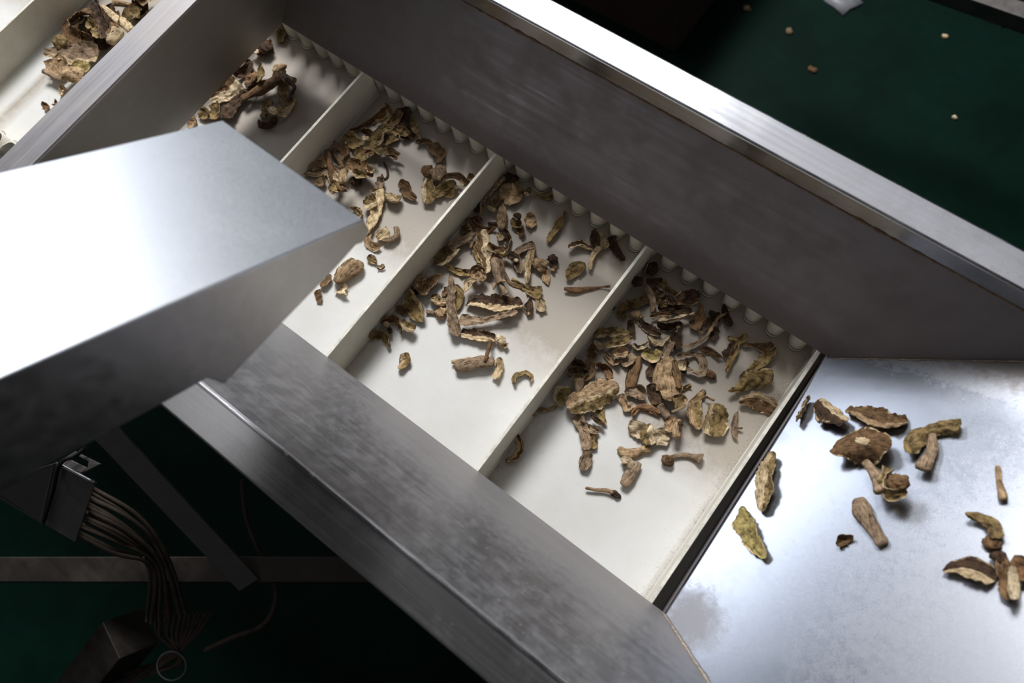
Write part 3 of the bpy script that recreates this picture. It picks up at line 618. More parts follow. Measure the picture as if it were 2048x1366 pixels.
DATA = '''
A1|slice|broad blackish slice at the back of the heap|Sdb 700,60,110 720,170,150 720,260,120 t10
A1|slice|dark slice filling the lower heap centre|Sdb 560,300,90 650,280,120 760,180,120 t12
A1|slice|dark scrap against the rim at the top|Sd 900,60,90 1010,70,110 t20
A1|slice|wide dark slice curled into an open ring|Sbd 650,110,60 560,95,70 470,150,75 475,225,80 555,270,80 640,285,60 t35 k.9 h2.2/Sd 590,120,50 540,170,50 500,215,40 t20/Sbt 490,190,30 560,240,40 620,240,30 t50
A1|slice|narrow olive strip right of the open ring|Sot 600,140,50 650,190,60 690,250,40
A1|slice|long dark upright ribbon at the heap centre|Sdb 640,10,60 690,120,70 740,250,60 t30
A1|slice|dark brown ribbon leaning toward the rim|Sbd 800,90,70 780,180,80 760,240,60 t30
A1|slice|olive-brown cap slice near the rim at top|Sobt 960,50,70 900,110,90 880,160,60 k1.2
A1|slice|tan crumpled piece highest along the rim|Stb 970,50,50 1030,15,60 1100,0,50
A1|stem|pale narrow stem tip at the top edge|Ttg 770,10,24 830,18,28 890,28,20 z6
A1|stem|light tapering orange-tan stem pointing to the rim|Tcr 700,40,26 790,120,44 850,165,56 900,210,44 z5
A1|stem|short pale stem stub against the end rim|Tct 830,220,78 790,270,80 760,310,56
A1|stem|dark thin stem below the ring slice|Tdb 480,315,24 560,300,30 640,300,30
A1|cap|small olive cap at the left of the heap|Cob 425,300,55,40,20/Sob 380,345,30 430,330,60 470,300,40
A1|slice|long brown slice with a wavy pale edge|Sgct 320,388,30 430,380,70 560,395,100 700,385,80 s.7 t10 k.4
A1|slice|round tan slice below the long brown one|Stb 370,410,60 400,460,110 440,505,60
A1|slice|yellowish olive slice half hidden by others|Syo 500,455,60 560,470,70 620,440,50
A1|stem|grey-brown slim stem low in the heap|Tgb 330,515,30 400,548,30 480,572,44
A1|cap|wrinkled tan cap touching the end rim|Ctg 520,520,80,48,20
A1|slice|pale sliver sticking out under the rim|Sct 415,590,36 440,640,40
A1|slice|small russet crumb alone left of the rim|Srb 290,705,16 315,725,36 335,750,20
A1|slice|tiny brown splinter beside the russet crumb|Sb 388,685,12 362,722,14
B|slice|upright olive-brown strip in the far corner|Sot 865,220,55 880,280,62 885,345,50 t30
B|cap|dark ragged clump against the end wall|Cdb 745,410,58,55,40/Srt 735,345,34 790,335,34 t40
B|cap|little cream nodule by the dark clump|Cwc 675,452,36,20,10
B|slice|twisted dark slice close along the end wall|Sdt 485,625,45 560,580,70 625,500,45 t45
B|slice|brown rolled slice below the twisted dark one|Sbt 300,800,30 380,725,60 430,680,50 470,630,24 t40
B|slice|olive nibbled chip at the end wall|Sob 205,900,60 240,920,90 270,970,50
B|slice|pale dog-bone slice with dark pits|Swt 300,845,50 390,795,55 460,765,70 550,700,110 t15 k.4 h2.5
B|slice|square olive slice above the chute corner|Sobt 340,850,80 340,920,100 310,985,70
B|slice|cream curl beside the square olive slice|Scw 370,825,30 415,840,46 t40
B|slice|flat tan disc at the left by the wall|Stc 100,1010,60 140,1000,95 175,1010,50
B|slice|long dark slice with grooved fibres|Sdg 400,975,120 480,870,90 560,790,70 650,765,36 t10 k.5
B|cap|round reddish crumpled cap near the middle|Crb 640,660,58,58,30
B|slice|narrow dark splinter rising from the red cap|Sdb 740,565,40 715,660,40 650,740,36 610,765,26 t40
B|slice|upright olive-brown leaf beside the splinter|Sobt 745,620,44 745,690,62 730,745,40 t30
B|stem|reddish-brown cap with stem lying left to right|Trb 570,845,50 650,800,62 740,765,90 830,710,80 890,670,60
B|slice|large tan slice bent into a hook|Stg 890,650,60 905,760,80 945,840,100 900,915,90 810,920,60 t15 k.6 z3
B|mushroom|small whole mushroom with a round grey-tan cap|Ctg 860,580,46,54,20/Tgo 870,600,50 910,650,60 985,690,75 z3
B|stem|thin dark stem bent like an elbow|Tdb 950,715,36 1015,780,30 980,850,36 985,900,50
B|slice|olive-brown slice left of the hooked slice|Sobt 800,830,70 740,885,90 735,960,60 t30
B|cap|pale whitish stump end beside the hook|Cwc 800,905,36,26,20
B|slice|thin black crescent sliver|Sdd 680,985,16 715,1025,40 785,1020,50 835,970,36 t30
C|slice|big blackish leaf under the far wall|Sdbd 1120,170,60 1115,260,120 1100,370,80 t10
C|slice|brown leaf leaning on the blackish leaf|Sbr 960,350,50 1030,260,80 1070,190,50 t35
C|slice|dark brown slice right of the pleated fan|Sdb 1070,440,70 1130,430,90 1210,400,80 t15
C|slice|twisted spoon-shaped slice by the first cleat|Srb 580,408,30 700,350,30 800,290,50 890,230,80 950,180,50 925,130,16 t40/Sct 830,305,26 900,300,40 950,270,40 955,200,20 t50
C|slice|olive slice under the curled rings|Sobt 545,430,60 610,490,110 670,560,90 t10
C|slice|brown ring curl in the upper heap|Sbd 690,410,44 740,390,56 800,430,56 770,480,56 700,470,44 t55
C|cap|small pale knot below the brown ring curl|Cct 760,520,38,28,10
C|slice|pleated olive-tan fan slice|Sot 870,490,100 960,460,130 1060,430,80 t8 k.5 z3
C|slice|wavy olive-edged slice above the pleated fan|Sob 1040,390,60 1110,400,70 1160,440,40 t30
C|slice|long olive slice arching over the heap|Soct 745,610,110 810,540,110 850,460,90 900,390,70 1010,370,40 s.75 t12 z4
C|slice|hanging olive leaf under the long arch|Soct 700,560,70 700,640,110 715,715,50 t8
C|slice|pair-lobed olive slice right of the arch|Sot 830,620,50 920,620,110 1000,620,60 t8 k1.1
C|slice|pointed brown tip jutting right from the heap|Sbr 950,575,50 1010,600,44 1075,625,18
C|slice|small fold below the hanging leaf|Sbt 760,690,30 800,665,60 845,700,30
C|slice|small brown curl hooked at the heap's right|Sbd 950,685,26 1020,680,30 1060,705,46 1060,740,24 t40
C|slice|thin dark thread curled like a hook|Tdd 915,705,16 945,770,20 950,840,20 915,865,18 895,825,22
C|slice|grey ribbed slice against the first cleat|Sgb 345,560,70 420,545,70 510,560,60 t15
C|slice|tongue of orange-brown skin above the tent|Srt 545,540,60 545,620,75 520,690,20 t15
C|stem|thin brown bent stem in the gap|Tbr 425,570,30 440,640,36 485,695,34 505,735,24
C|slice|pale tan ribbon running to the chute edge|Sct 120,815,30 250,825,36 370,810,50 410,880,46 420,940,20 t20
C|slice|folded tan cap like a little tent|Stg 190,780,60 260,700,120 330,700,110 350,760,60 k-.9 z4
C|stem|rough orange stem crossing the tent fold|Trb 360,590,50 375,680,60 405,790,64 410,900,36 z5
C|slice|tan fibrous slice at the chute edge|Stb 310,850,110 300,910,100 290,945,60 t10
C|slice|greyish plum slice mid heap|Sgb 440,795,50 520,820,80 590,850,60 t10
C|cap|dark knot between the plum and brown slices|Cdd 640,890,50,46,10
C|slice|broad brown slice with a torn pale rim|Sbct 540,745,60 640,765,130 740,810,120 815,860,40 s.8 t12 k.9 z2
C|slice|tan folded rim piece beside the broad slice|Stc 740,735,40 790,760,60 825,800,30 t45
C|slice|yellowish leaf tip pointing right|Soc 650,870,36 710,880,76 780,918,18 s.7
C|slice|pale crumple above the olive clump|Scw 470,850,60 495,920,70 510,965,44 k1.2
C|slice|olive clump above the chute edge|Sob 430,960,90 470,1000,100 440,1060,50 k1.1
C|slice|second olive clump right of the pale crumple|Sot 540,960,70 510,1030,90 460,1065,44 t20
C|stem|short pale stub with a split end|Ttc 590,880,60 580,950,74 580,1015,72 z2/Cbt 560,1045,50,30,10
C|slice|striped arc slice peeking from under the chute|Sot 590,1150,26 650,1160,40 690,1200,36 705,1240,24 t55/Srb 600,1145,14 670,1150,16 705,1210,14 t60
C|slice|long light stem slice with torn top|Sgt 890,850,50 885,900,80 890,960,60 t15/Sct 785,990,24 840,975,44 910,965,36/Sct 890,960,60 870,1070,90 840,1180,90 790,1310,76 750,1420,50 t12 k.6 h3
C|slice|small hexagonal slice left of the long stem|Soct 715,1115,50 760,1105,110 820,1080,110 845,1070,60 s.6 t10
C|slice|cream half-moon wedge right of the long stem|Scot 930,1005,40 975,1060,100 1030,1080,110 1085,1035,50 s.6 t-25 k.9
C|slice|dark red sliver alone in the open|Sbd 1055,920,44 1125,940,90 1160,1010,76 1235,1065,36 t10
C|mushroom|small mushroom with a lumpy brown cap|Cbg 1345,795,56,54,20/Sowt 1350,850,36 1345,940,104 1350,1040,96 1335,1110,80 s.65 t-10 h3
C|cap|flattened grey-brown cap next to the mushroom|Cgb 1462,840,76,72,10 f.4
C|slice|olive tan slice right of the small mushroom|Sotc 1400,1040,70 1480,970,96 1560,930,90 1620,905,50 t20
C|slice|pale-edged brown ribbon reaching the second cleat|Sbct 1475,900,36 1530,840,44 1640,835,60 1720,900,70 1770,930,40 t30 z3
C|slice|lower olive fold under the pale-edged ribbon|Soy 1500,1010,50 1570,990,70 1620,930,40 t30
C|slice|olive button tucked behind the second cleat|Sob 1740,830,50 1775,850,80 1800,880,50
C|slice|tiny pale chip at the second cleat's foot|Scw 1680,930,20 1700,970,30 1700,995,20
C|slice|narrow olive spear below the white lobes|Sob 1195,285,44 1225,370,60 1255,440,36 1285,485,20 t30
C|slice|dark crooked slice with a hooked tail|Sbd 1230,515,40 1320,500,50 1400,560,90 1470,640,110 1430,710,60 t12 k1.
C2|slice|small olive-brown chip in the open|Sob 785,630,46 825,675,76 880,718,26
C2|slice|tiny white and brown chip|Swd 880,765,40 920,765,50 965,745,36 s.7
C2|slice|knotted curl by the long stem's tip|Stc 800,380,60 780,450,80 830,520,90 920,520,60 t40/Scb 870,440,60 930,400,110 1020,360,110 s.9 t10/Tgb 1090,310,60 1100,400,74 1040,455,76 940,465,50
C2|stem|thick tan stem chunk with a pale side|Scc 400,880,60 500,770,90 620,670,60 t10 h3/Ttg 410,950,110 520,850,170 640,770,160 690,700,90
C2|slice|cream flared foot under the stem chunk|Swt 520,960,50 480,1030,90 460,1075,150 t6 k.3
C2|slice|olive-brown slice touching the chute side|Sbo 350,850,44 300,925,96 235,990,44 t20
C2|slice|olive nugget hanging below the chute side slice|Sbot 225,1020,60 215,1090,100 235,1165,44 k1.2
D1|cap|dark cap hiding under the wall corner|Cdd 1250,390,100,70,10
D1|slice|pale-ridged strip along the second cleat|Stb 1175,390,80 1090,440,100 990,550,80 910,640,70 880,730,44 t35 h3
D1|slice|open ring slice with a dark hollow|Sod 1060,590,36 1095,680,44 1040,770,50 960,760,50 960,680,50 t50/Sbt 1000,730,60 1060,690,70
D1|cap|cream lump under the open ring slice|Cct 985,830,68,38,10
D1|slice|oval flat tan cap slice|Stt 1220,455,130 1230,560,215 1240,660,205 1225,760,90 t6 k.35 z3
D1|slice|thin-rimmed curl below the first lobes|Sot 1325,430,36 1350,510,50 1430,570,60 1520,540,80 t40/Cct 1455,600,40,24,10
D1|slice|yellow-olive strip against the white lobes|Syo 1580,590,46 1690,630,60 1840,640,84 t20
D1|slice|dark shard beside the second cleat|Sdb 740,845,50 800,790,90 840,740,50
D1|stem|thin upright tan stick over the dark shard|Ttg 832,735,36 838,820,40 820,905,30 z4
D1|slice|dark olive piece under the russet fold|Sod 560,1080,90 640,1090,140 690,1120,90 t10
D1|slice|russet crumple at the top of the middle heap|Srt 610,980,50 710,930,80 800,930,80 860,990,50 k1.2
D1|slice|russet strip running right to the blotched slice|Srb 700,980,60 800,1050,80 910,1085,70 1040,1060,60 t20
D1|slice|small curled pale rim above the fibrous stem|Sct 660,1010,36 690,1060,40 705,1100,30 t50
D1|stem|tiny dark rod beside the pale stem|Tdd 925,1000,40 1050,1003,50 f.8
D1|stem|broad pale stem with cream patches|Ttw 1120,770,90 1110,880,130 1115,990,140 1120,1090,100 z2
D1|slice|folded butterfly slice with a pointed tail|Sob 1260,940,50 1310,1010,120 1390,1010,110 t12/Stg 1430,1000,100 1510,970,200 1590,950,110 t10 k1.1/Sbg 1380,1050,120 1390,1130,90 1392,1195,24
D1|cap|dark knob on the butterfly slice|Cdb 1330,905,56,44,10 z2
D1|slice|long dark-olive sliver standing apart|Sodt 1995,835,50 1945,950,90 1870,1070,110 1790,1190,90 1740,1270,46 t25 k.9
D2|slice|dark olive slice lying along the cleat foot|Soct 510,140,40 400,240,130 280,380,140 215,490,60 t10
D2|slice|pale ruffled edge strip below the olive slice|Swt 545,265,30 450,350,70 350,440,60 240,490,40 t30
D2|stem|fibrous stem flaring to a tan foot|Sgt 395,240,130 500,180,90 640,110,80 770,40,70 t10 h3 z2
D2|slice|narrow olive slice beneath the blotched strip|Sob 740,180,60 785,320,80 830,460,50
D2|slice|small knobbly tan twig end|Ttr 730,140,40 700,190,50 690,245,34
D2|slice|long strip blotched white and brown|Swbt 830,0,100 870,130,150 860,280,140 920,430,120 910,600,110 s.55 t10 k.6 h2.6 z3
D2|slice|dark arched slice with beaded edge|Sdbt 1150,0,90 1220,110,90 1200,230,80 1110,300,60 t30 z1
D2|slice|pale stub next to the dark arch|Sct 1060,40,60 1100,110,80 1060,140,40
D2|slice|brown rolled slice at the crossing|Sbct 930,200,70 1010,260,100 1110,290,90 1180,280,50 s.7 t25 z3/Cyr 1150,300,58,52,10
D2|slice|dark fan under the crossing|Sbd 970,370,120 1050,400,140 1130,400,90 t8
D2|slice|wavy dark tail ribbon left of the gilled fold|Sodt 345,465,50 470,520,70 590,550,90 710,550,60 t25
D2|slice|gilled fold like a bent cap|Sto 880,690,50 760,680,90 700,590,90 780,510,100 880,540,80 t40 k1./Stg 800,560,100 850,640,120 900,680,60
D2|slice|pale spotted tail with one dark hole|Sct 775,695,24 690,720,100 650,800,80 620,865,24 t6/Cdd 665,740,13,11,10 z2
D2|stem|whitish-pink stem in the middle heap|Tgw 1040,450,110 1050,580,120 1080,700,90 1120,800,80 1195,940,70 z2
D2|slice|ragged grey skin around the pinkish stem|Sgb 1170,715,30 1090,690,40 1030,740,50 1010,820,40 t40
D2|stem|long thin dark stem curving down right|Tbd 1120,420,44 1140,540,44 1200,690,50 1270,760,50 1390,805,36
D2|slice|long trumpet-shaped slice ending in a brown flare|Sotc 1245,690,70 1300,700,50 1420,770,60 1560,840,130 1670,860,170 t10 z2
D2|slice|forked grey-brown slice with raised arm|Sgb 1570,200,100 1440,250,90 1320,330,100 1350,470,110 1375,590,90 t15 k.9
D2|slice|dark folded core beneath the forked slice|Sdb 1200,340,90 1290,370,110 1300,440,80 t10/Cwt 1318,430,30,24,10 z5
D2|slice|tan blade with a cream side|Stct 1560,230,60 1510,360,110 1475,510,90 1470,725,44 s.6 t20 z2
D2|cap|dark walnut-like ball cap|Cdb 1815,412,78,66,10/Sto 1850,490,60 1800,560,80
D2|slice|wrinkled tan cap with leaf-like tail|Ctg 1640,480,100,90,10/Stc 1680,510,70 1715,620,100 1745,740,16 t10
D2|slice|large boat-shaped slice half dark half cream|Sdct 620,1025,24 760,985,150 950,1000,200 1150,1020,220 1300,1020,190 1405,1020,110 s.55 t-16 k.8 h3
D2|slice|dark pointed shard right of the boat slice|Sdd 1500,925,16 1505,1040,120 1495,1170,60 t8/Sct 1410,1050,36 1490,1160,40 t30
D2|slice|cream oval chip right of the dark shard|Scc 1615,930,70 1640,1010,140 1700,1110,90 k.9 t8
D4|slice|dark scrap in shade behind the shell slice|Sdd 600,190,60 640,240,90 650,290,60
D4|cap|rounded tan cap by the cleat|Ctb 690,130,70,84,20
D4|slice|wrinkled brown fin pointing up right|Sbgt 945,65,26 850,100,90 770,200,150 700,290,110 t12 k.9 z2
D4|slice|brown scrap left of the shell slice|Sbt 405,430,40 480,450,90 560,480,60
D4|slice|large shell-shaped slice with a cream rim|Scot 550,225,50 590,350,150 660,470,190 710,590,70 s.35 t20 k.9 z3
D4|slice|cream and orange crescent slice|Scrt 800,330,60 880,370,110 985,370,100 s.6 t-20 k1./Soy 810,300,30 860,300,50 915,305,36
D4|mushroom|small mushroom with a wrinkled ball cap|Tgt 750,470,46 870,482,46/Ctg 925,495,62,62,10
D4|slice|brown-orange arch slice by the cleat|Srbt 245,620,50 290,560,80 380,540,80 450,610,70 475,725,40 t55/Cwt 315,622,46,30,20/Sdd 340,660,50 350,730,60
D4|slice|olive and cream slice right of the arch|Soct 465,580,60 540,640,110 630,670,80 s.55 t-15 k.9
D4|slice|bat-wing olive slice lowest by the cleat|Sobt 100,770,60 190,720,100 290,760,90 345,880,50 t35
D4|slice|small bent olive and cream chip|Soct 515,945,90 515,1040,116 440,1130,50 s.6 t10
D4|slice|olive leaf behind the long bent slice|Sodb 1080,170,60 1125,290,120 1105,460,26 t8
D4|slice|reddish side flap left of the bent slice|Srt 1000,200,40 975,260,70 950,305,44
D4|slice|long bent slice like a boomerang|Sgrt 1025,55,36 1040,160,74 1040,290,90 1040,420,100 1065,560,116 1090,680,110 1110,755,60 t12 k.8 h3 z2
D4|slice|dark horizontal slice with a fibrous pale end|Sgdt 1800,505,70 1680,530,80 1530,560,60 1350,600,80 1140,600,140 t12 k.8
D4|slice|hollowed slice with cream lower side|Sdct 1150,720,80 1280,740,120 1400,760,120 1540,800,90 s.5 t-18 k.9 h2.6/Cwt 1600,800,66,50,30/Sct 1590,820,50 1680,870,70
D4|stem|grey bundle-like stem lying flat|Tgd 1080,1100,120 1250,1075,150 1400,1055,150 1530,1050,110/Tct 1040,1045,50 1140,1030,50 1260,1005,40/Scwt 1570,1000,90 1600,1100,90 1540,1245,80 t25 k.9
D4|stem|thin spotted stick across the bundle stem|Trt 1490,800,44 1455,920,50 1420,1045,40 z7
D4|slice|small open ring curl alone at the right|Sobt 1935,1275,30 1925,1195,60 1850,1180,66 1770,1230,76 1765,1310,50 t45
D3|slice|dark wavy slice with a cream lower edge|Sdct 385,655,60 530,610,100 650,640,90 785,685,36 s.55 t-25 k.9
D3|slice|wedge of dark cap with long cream tail|Sdo 740,405,50 755,530,120 780,650,60 t15/Sct 770,420,36 840,540,90 910,665,110/Sct 850,650,90 740,740,80 680,960,60 t8
D3|slice|dark slice leaning down from the lobes|Sdb 985,495,110 1010,620,110 1090,750,90 1160,825,56 t15
D3|slice|flat olive leaf slice on its own|Soobt 365,1085,60 440,990,140 550,910,130 615,865,56 t5 k.4
D3|stem|spindly reddish piece pointing at the third cleat|Trct 330,1220,50 500,1230,90 680,1205,60 850,1185,26 960,1190,46 l4
E1|cap|very dark cap in the shaded corner|Cdd 990,260,80,100,10
E1|slice|pale-edged olive rim around the dark cap|Soct 965,150,20 890,250,40 850,390,46 875,480,40 t60 z4
E1|cap|dark plum lump by the third cleat|Cdd 780,470,70,80,10
E1|slice|dark strip right of the plum lump|Sdb 900,420,60 1030,430,90 1130,420,60
E1|slice|shadowed brown slice in the corner heap|Sbd 1000,520,90 1060,600,120 1160,680,110 t8
E1|slice|branching olive-brown strip near the lobes|Sob 1130,410,60 1170,500,80 1250,560,64 1345,625,44 t30
E1|slice|broad dark brown slice under the white strip|Sdb 1060,800,90 1200,790,110 1380,810,120 1530,850,70 t8
E1|cap|smooth dark cap with amber lower edge|Sdbt 1290,730,60 1390,660,150 1520,640,190 1640,640,130 s.7 t8 k-.7
E1|stem|pinkish pale stem tilted in the shade|Tgt 890,480,90 960,610,90 1000,740,90 980,860,60 z5
E1|slice|reddish strip with a white tip|Srwt 950,915,50 1090,880,70 1250,880,60 s.7 t20
E1|slice|brown pleated fan right of the white strip|Sbb 1640,740,50 1650,850,110 1600,970,180 1575,1100,120 t12 k.6
E1|slice|dark banded slice under the white strip|Sdot 1050,1010,70 1200,1050,110 1400,1010,60 t20
E1|slice|slice with a bright white ragged upper strip|Swdt 1060,960,80 1190,970,110 1350,930,80 1570,870,36 s.5 t-25 k.9 z4
E1|slice|loose dark slice at the lower lobes|Sdd 1960,740,50 1990,860,90 2030,980,110 2060,1050,60
E1|slice|dark forked clump below the lobes|Sdb 1670,1090,60 1750,1000,120 1850,920,120 1910,860,60 t20/Cdd 1810,870,56,46,10
E1|slice|dark hanging lobe of the forked clump|Sdd 1900,1100,60 1840,1130,110 1800,1230,90
E1|slice|long tan band curving away from the clump|Stb 2000,860,40 1900,930,60 1790,1090,44 1700,1200,44 1560,1290,50 1380,1340,36 t40 z4
E1|slice|small tan triangle under the fan|Stb 1610,1100,30 1670,1150,50
E1|slice|folded olive-cream slice with a spread end|Sotc 990,690,36 880,690,120 760,740,130 640,760,110 570,850,110 630,930,80 t12 k.9 z3
E1|slice|tiny olive ring at the cleat foot|Sot 425,820,30 460,780,36 500,800,30 t50
E1|slice|dark rough slice with wrinkled throat|Sdb 700,960,110 700,1070,100 740,1170,50 t10/Ctb 770,890,84,60,10
E1|slice|dark grooved curl in the heap centre|Sdbt 810,950,80 910,1040,110 1000,1100,110 1110,1160,60 t25 z3
E1|slice|olive dome slice with a cream lower lip|Soct 200,1190,70 310,1110,140 480,1110,130 680,1140,50 s.75 t-12 k-.6 z1
E1|slice|tan fluted fan at the olive slices' left|Scr 205,1235,36 250,1290,80 320,1350,90 t10
E1|slice|olive slice with frilled cream edge|Soct 350,1330,70 470,1280,120 610,1240,130 730,1200,40 s.75 t-12 k.7
E1|slice|dark upright slice right of the cream crescent|Sdb 1380,1040,50 1330,1140,110 1320,1250,140 1350,1350,110 t10/Sct 1360,1045,40 1300,1110,36
E1|slice|bright cream crescent in a brown bowl|Swbt 920,1180,40 990,1260,110 1110,1290,120 1230,1200,60 s.6 t-22 k1. z3
E1|slice|small dark shred lowest in the shaded corner|Sdb 1040,560,50 1100,600,80 1150,640,60
E1|slice|olive-brown shred right of the pinkish stem|Sob 1050,700,60 1120,720,90 1200,740,60 t30
E1|slice|dark shred under the smooth dark cap|Sdd 1180,640,70 1260,690,90 1320,740,60
E2|slice|long brown slice with an upturned end|Sbt 0,550,80 80,545,80 160,590,60 245,635,24 t15
E2|slice|ragged star-shaped slice with crossing arms|Sdb 380,470,70 340,540,84 250,610,50 t30/Sot 300,410,50 370,440,70 450,430,70 510,370,60 t10/Soct 415,470,36 380,570,76 320,700,60 280,795,24 t12
E2|slice|thin stalked slice reaching to the olive blade|Sbot 460,490,50 590,490,36 700,520,110 800,490,60 t15
E2|slice|long olive blade right of the star slice|Sodt 825,520,60 745,620,110 660,690,120 545,790,84 425,865,46 t15 k.8
E2|slice|large smooth olive leaf slice near the plate|Sobt 300,1000,36 430,960,90 560,880,180 700,840,200 800,850,120 t8 k-.5 h2.4 z2
E2|slice|half-cap slice with a frilled cream rim|Scbt 420,1120,50 530,1090,140 680,1120,200 810,1190,150 870,1195,60 s.35 t12 k.6 h2.6
E5|slice|thin grey withered sliver|Sgt 2030,10,14 2012,80,44 2005,150,50 2020,235,26 t30/Sgt 2015,150,20 2070,150,20 t30
E3|slice|brown flap left of the olive slices|Sbot 800,310,60 760,400,90 820,470,70
E3|slice|small tan-brown strip right of the fluted fan|Stb 920,400,50 990,470,80 1060,570,50
E3|slice|dark grey-brown flap of the crumpled cluster|Sgb 1250,400,60 1240,500,120 1150,570,90 t10
E3|slice|crumpled tan cluster mid heap|Stb 1030,440,90 1120,400,130 1220,400,90 k1.2 z2/Sto 1050,500,70 1110,530,80
E3|slice|curled dark slice with cream lip|Sdwt 1280,300,50 1330,350,80 1400,330,80 1475,285,40 s.55 t-20
E3|stem|dark brown flat stem slice|Tbd 1375,450,60 1330,560,140 1280,680,150 1240,800,130 1230,860,90 f.35
E3|slice|pale tan collar around the nested caps|Stc 740,480,110 760,590,150 740,700,110 680,760,70 t20 k1.
E3|slice|nested cap with dark hollow at the cleat|Sdd 520,570,110 600,560,130 670,600,90 t8/Sob 490,720,60 500,620,80 610,600,90 720,650,70 640,720,90 540,740,70 t45 z2
E3|slice|dark brown arch right of the nested caps|Srd 820,560,90 900,540,110 980,600,100 990,740,90 t35
E3|stem|tan ribbed stem below the nested caps|Tgt 600,730,140 605,820,120 590,910,50
E3|stem|thin dark twig at the third cleat|Tdd 545,450,14 590,510,20 665,530,14 f1
E3|slice|yellow-green leaf with a pale edge|Sywt 510,850,80 410,900,150 350,960,120 410,1060,56 s.7 t8
E3|slice|thin tan tail crawling to the cleat|Stg 340,1070,44 200,1120,50 90,1130,44 30,1200,60 t25
E3|slice|striped olive piece below the largest slice|Sotc 900,1040,70 880,1130,110 900,1200,90 940,1300,44 t12
E3|slice|thin dark rind under the striped piece|Sdd 755,1185,36 840,1250,60 920,1310,36
E3|slice|largest slice of all with olive underside|Stotc 460,1100,130 620,1010,270 790,940,290 950,880,280 1100,820,130 s.5 i1 t8 k-.5 h4 z3
E4|slice|dark ruffle left of the big crumpled cap|Sdb 560,330,90 440,420,150 400,510,90
E4|slice|yellow-olive bowl slice with torn cream rim|Syct 290,180,60 380,220,150 480,230,150 560,150,90 s.72 t-12 k.9
E4|slice|grey leaf folded above the big cap|Sgo 740,30,60 660,150,140 580,270,100 t12 z4
E4|slice|dark shadow slice beneath the open loop|Sdd 830,440,110 870,390,90 920,290,60
E4|slice|cream torn piece behind the open loop|Swdt 860,290,90 850,350,120 830,420,110 t8
E4|slice|large tan slice bent into an open loop|Sgtt 770,240,90 880,200,80 1020,190,60 1120,240,100 1150,350,100 1130,480,80 1000,440,70 895,400,50 t20 z3/Crt 1235,465,92,64,10
E4|slice|dark side lobe low left of big cap|Sdb 440,600,110 470,740,180 550,870,120 t8
E4|cap|big crumpled tan cap topping the heap|Stgg 730,250,130 650,360,270 620,500,330 680,660,290 670,840,150 t5 k-.75 h3 z6
E4|slice|ribbed brown edge beside the big cap|Sbt 740,280,90 780,430,110 800,560,110 810,660,90 k-1.2 t-20 z6
E4|slice|small yellow stub right of the big cap|Sob 850,660,60 910,640,70 970,620,56
E4|slice|olive saddle-shaped slice|Sotc 790,750,130 810,850,150 810,960,110 t8 k1.1/Stb 850,740,40 900,800,50 880,900,50 t50
E4|slice|thin pale thread bridging two slices|Tgc 680,1040,40 790,995,30 920,950,30
E4|stem|pale broken stem stub under the big cap|Tgt 545,880,120 600,970,120 660,1070,110 z5
E4|slice|orange-brown rolled slice low in the heap|Srot 170,1030,60 250,930,90 400,930,120 540,1010,80 k-1. t10
E4|slice|tan hollow slice above the rough stub|Stbt 740,1060,90 680,1180,130 610,1250,110 t10
E4|stem|rough stub with a dark pit|Ttb 810,1070,100 790,1190,140 775,1330,130/Cdd 822,1150,36,50,60 z9
E4|slice|curved blade half olive half tan|Sotc 1165,690,70 1060,800,110 1010,950,180 1030,1100,180 1080,1225,90 s.5 t-8 k.7 h2.6
E4|slice|broad fan slab with cream right border|Soct 1320,870,130 1310,980,240 1290,1150,290 1270,1320,260 s.68 t-6 k.4 h2.6/Trt 1165,770,30 1290,830,40
E4|slice|grey folded slice spreading like a hand|Sgtt 60,710,80 170,710,150 270,720,190 330,820,90 t12 k1.1/Stc 10,740,90 60,850,120 120,940,90 170,870,50
E5|slice|arched slice at the foot of third cleat|Sbct 225,205,60 258,290,60 220,385,70 125,425,50 s.6 t35
E5|slice|olive strip inside the drooping grey spray|Sob 850,200,70 850,320,50
E5|slice|drooping grey spray of thin folds|Sgb 715,40,110 760,150,80 790,260,80 800,330,60 t10/Sgt 740,90,50 820,150,60 900,180,40 t20/Sgbt 810,330,60 785,410,90 757,495,50 t8
E5|slice|pale cream slab crossing under olive wedge|Swct 1130,140,70 1190,150,120 1320,210,120 1470,240,110 t5 k.3
E5|slice|olive wedge over the cream slab|Swot 1310,115,40 1290,190,130 1320,290,90 s.5 t15 k-.9 z3
E5|stem|tan knuckled stem under the wedge|Ttb 1050,310,50 1120,355,90 1220,340,84 1320,315,80 f.5
E5|cap|white crumbly knob|Cww 1130,438,60,46,20
E5|slice|tan split stem below the white knob|Tgt 1225,430,56 1150,530,110 1090,620,90 f.45
E5|mushroom|small whole mushroom with curved dark stem|Cbd 1455,415,54,50,30/Tgb 1470,395,40 1570,368,50 1660,380,60 1735,410,110 f.5
E5|mushroom|tiny dark-capped mushroom on a wiry stem|Cdb 1028,690,50,28,10/Ttb 780,640,24 870,655,30 960,662,34 1010,682,30 z2
P1|slice|narrow slice on edge at the plate's left lip|Stct 582,235,36 545,310,64 500,405,36 t50 z8
P1|slice|cream slice with blackish lower side|Scdt 645,265,60 700,330,120 820,410,60 s.5 t-15 k-.7 h2.6
P1|slice|long brown wedge slice at upper plate|Sbtt 820,325,50 920,350,110 1080,400,130 1220,400,70 s.6 t-15 k.8 h2.4
P1|mushroom|large dark cap with stem and cream patch|Tgt 940,650,60 1010,750,70 1040,860,90/Sbrt 715,600,24 820,550,160 930,550,210 1050,550,150 1115,565,50 t5 k-.8 h3 z4/Cct 950,570,50,26,20 z13
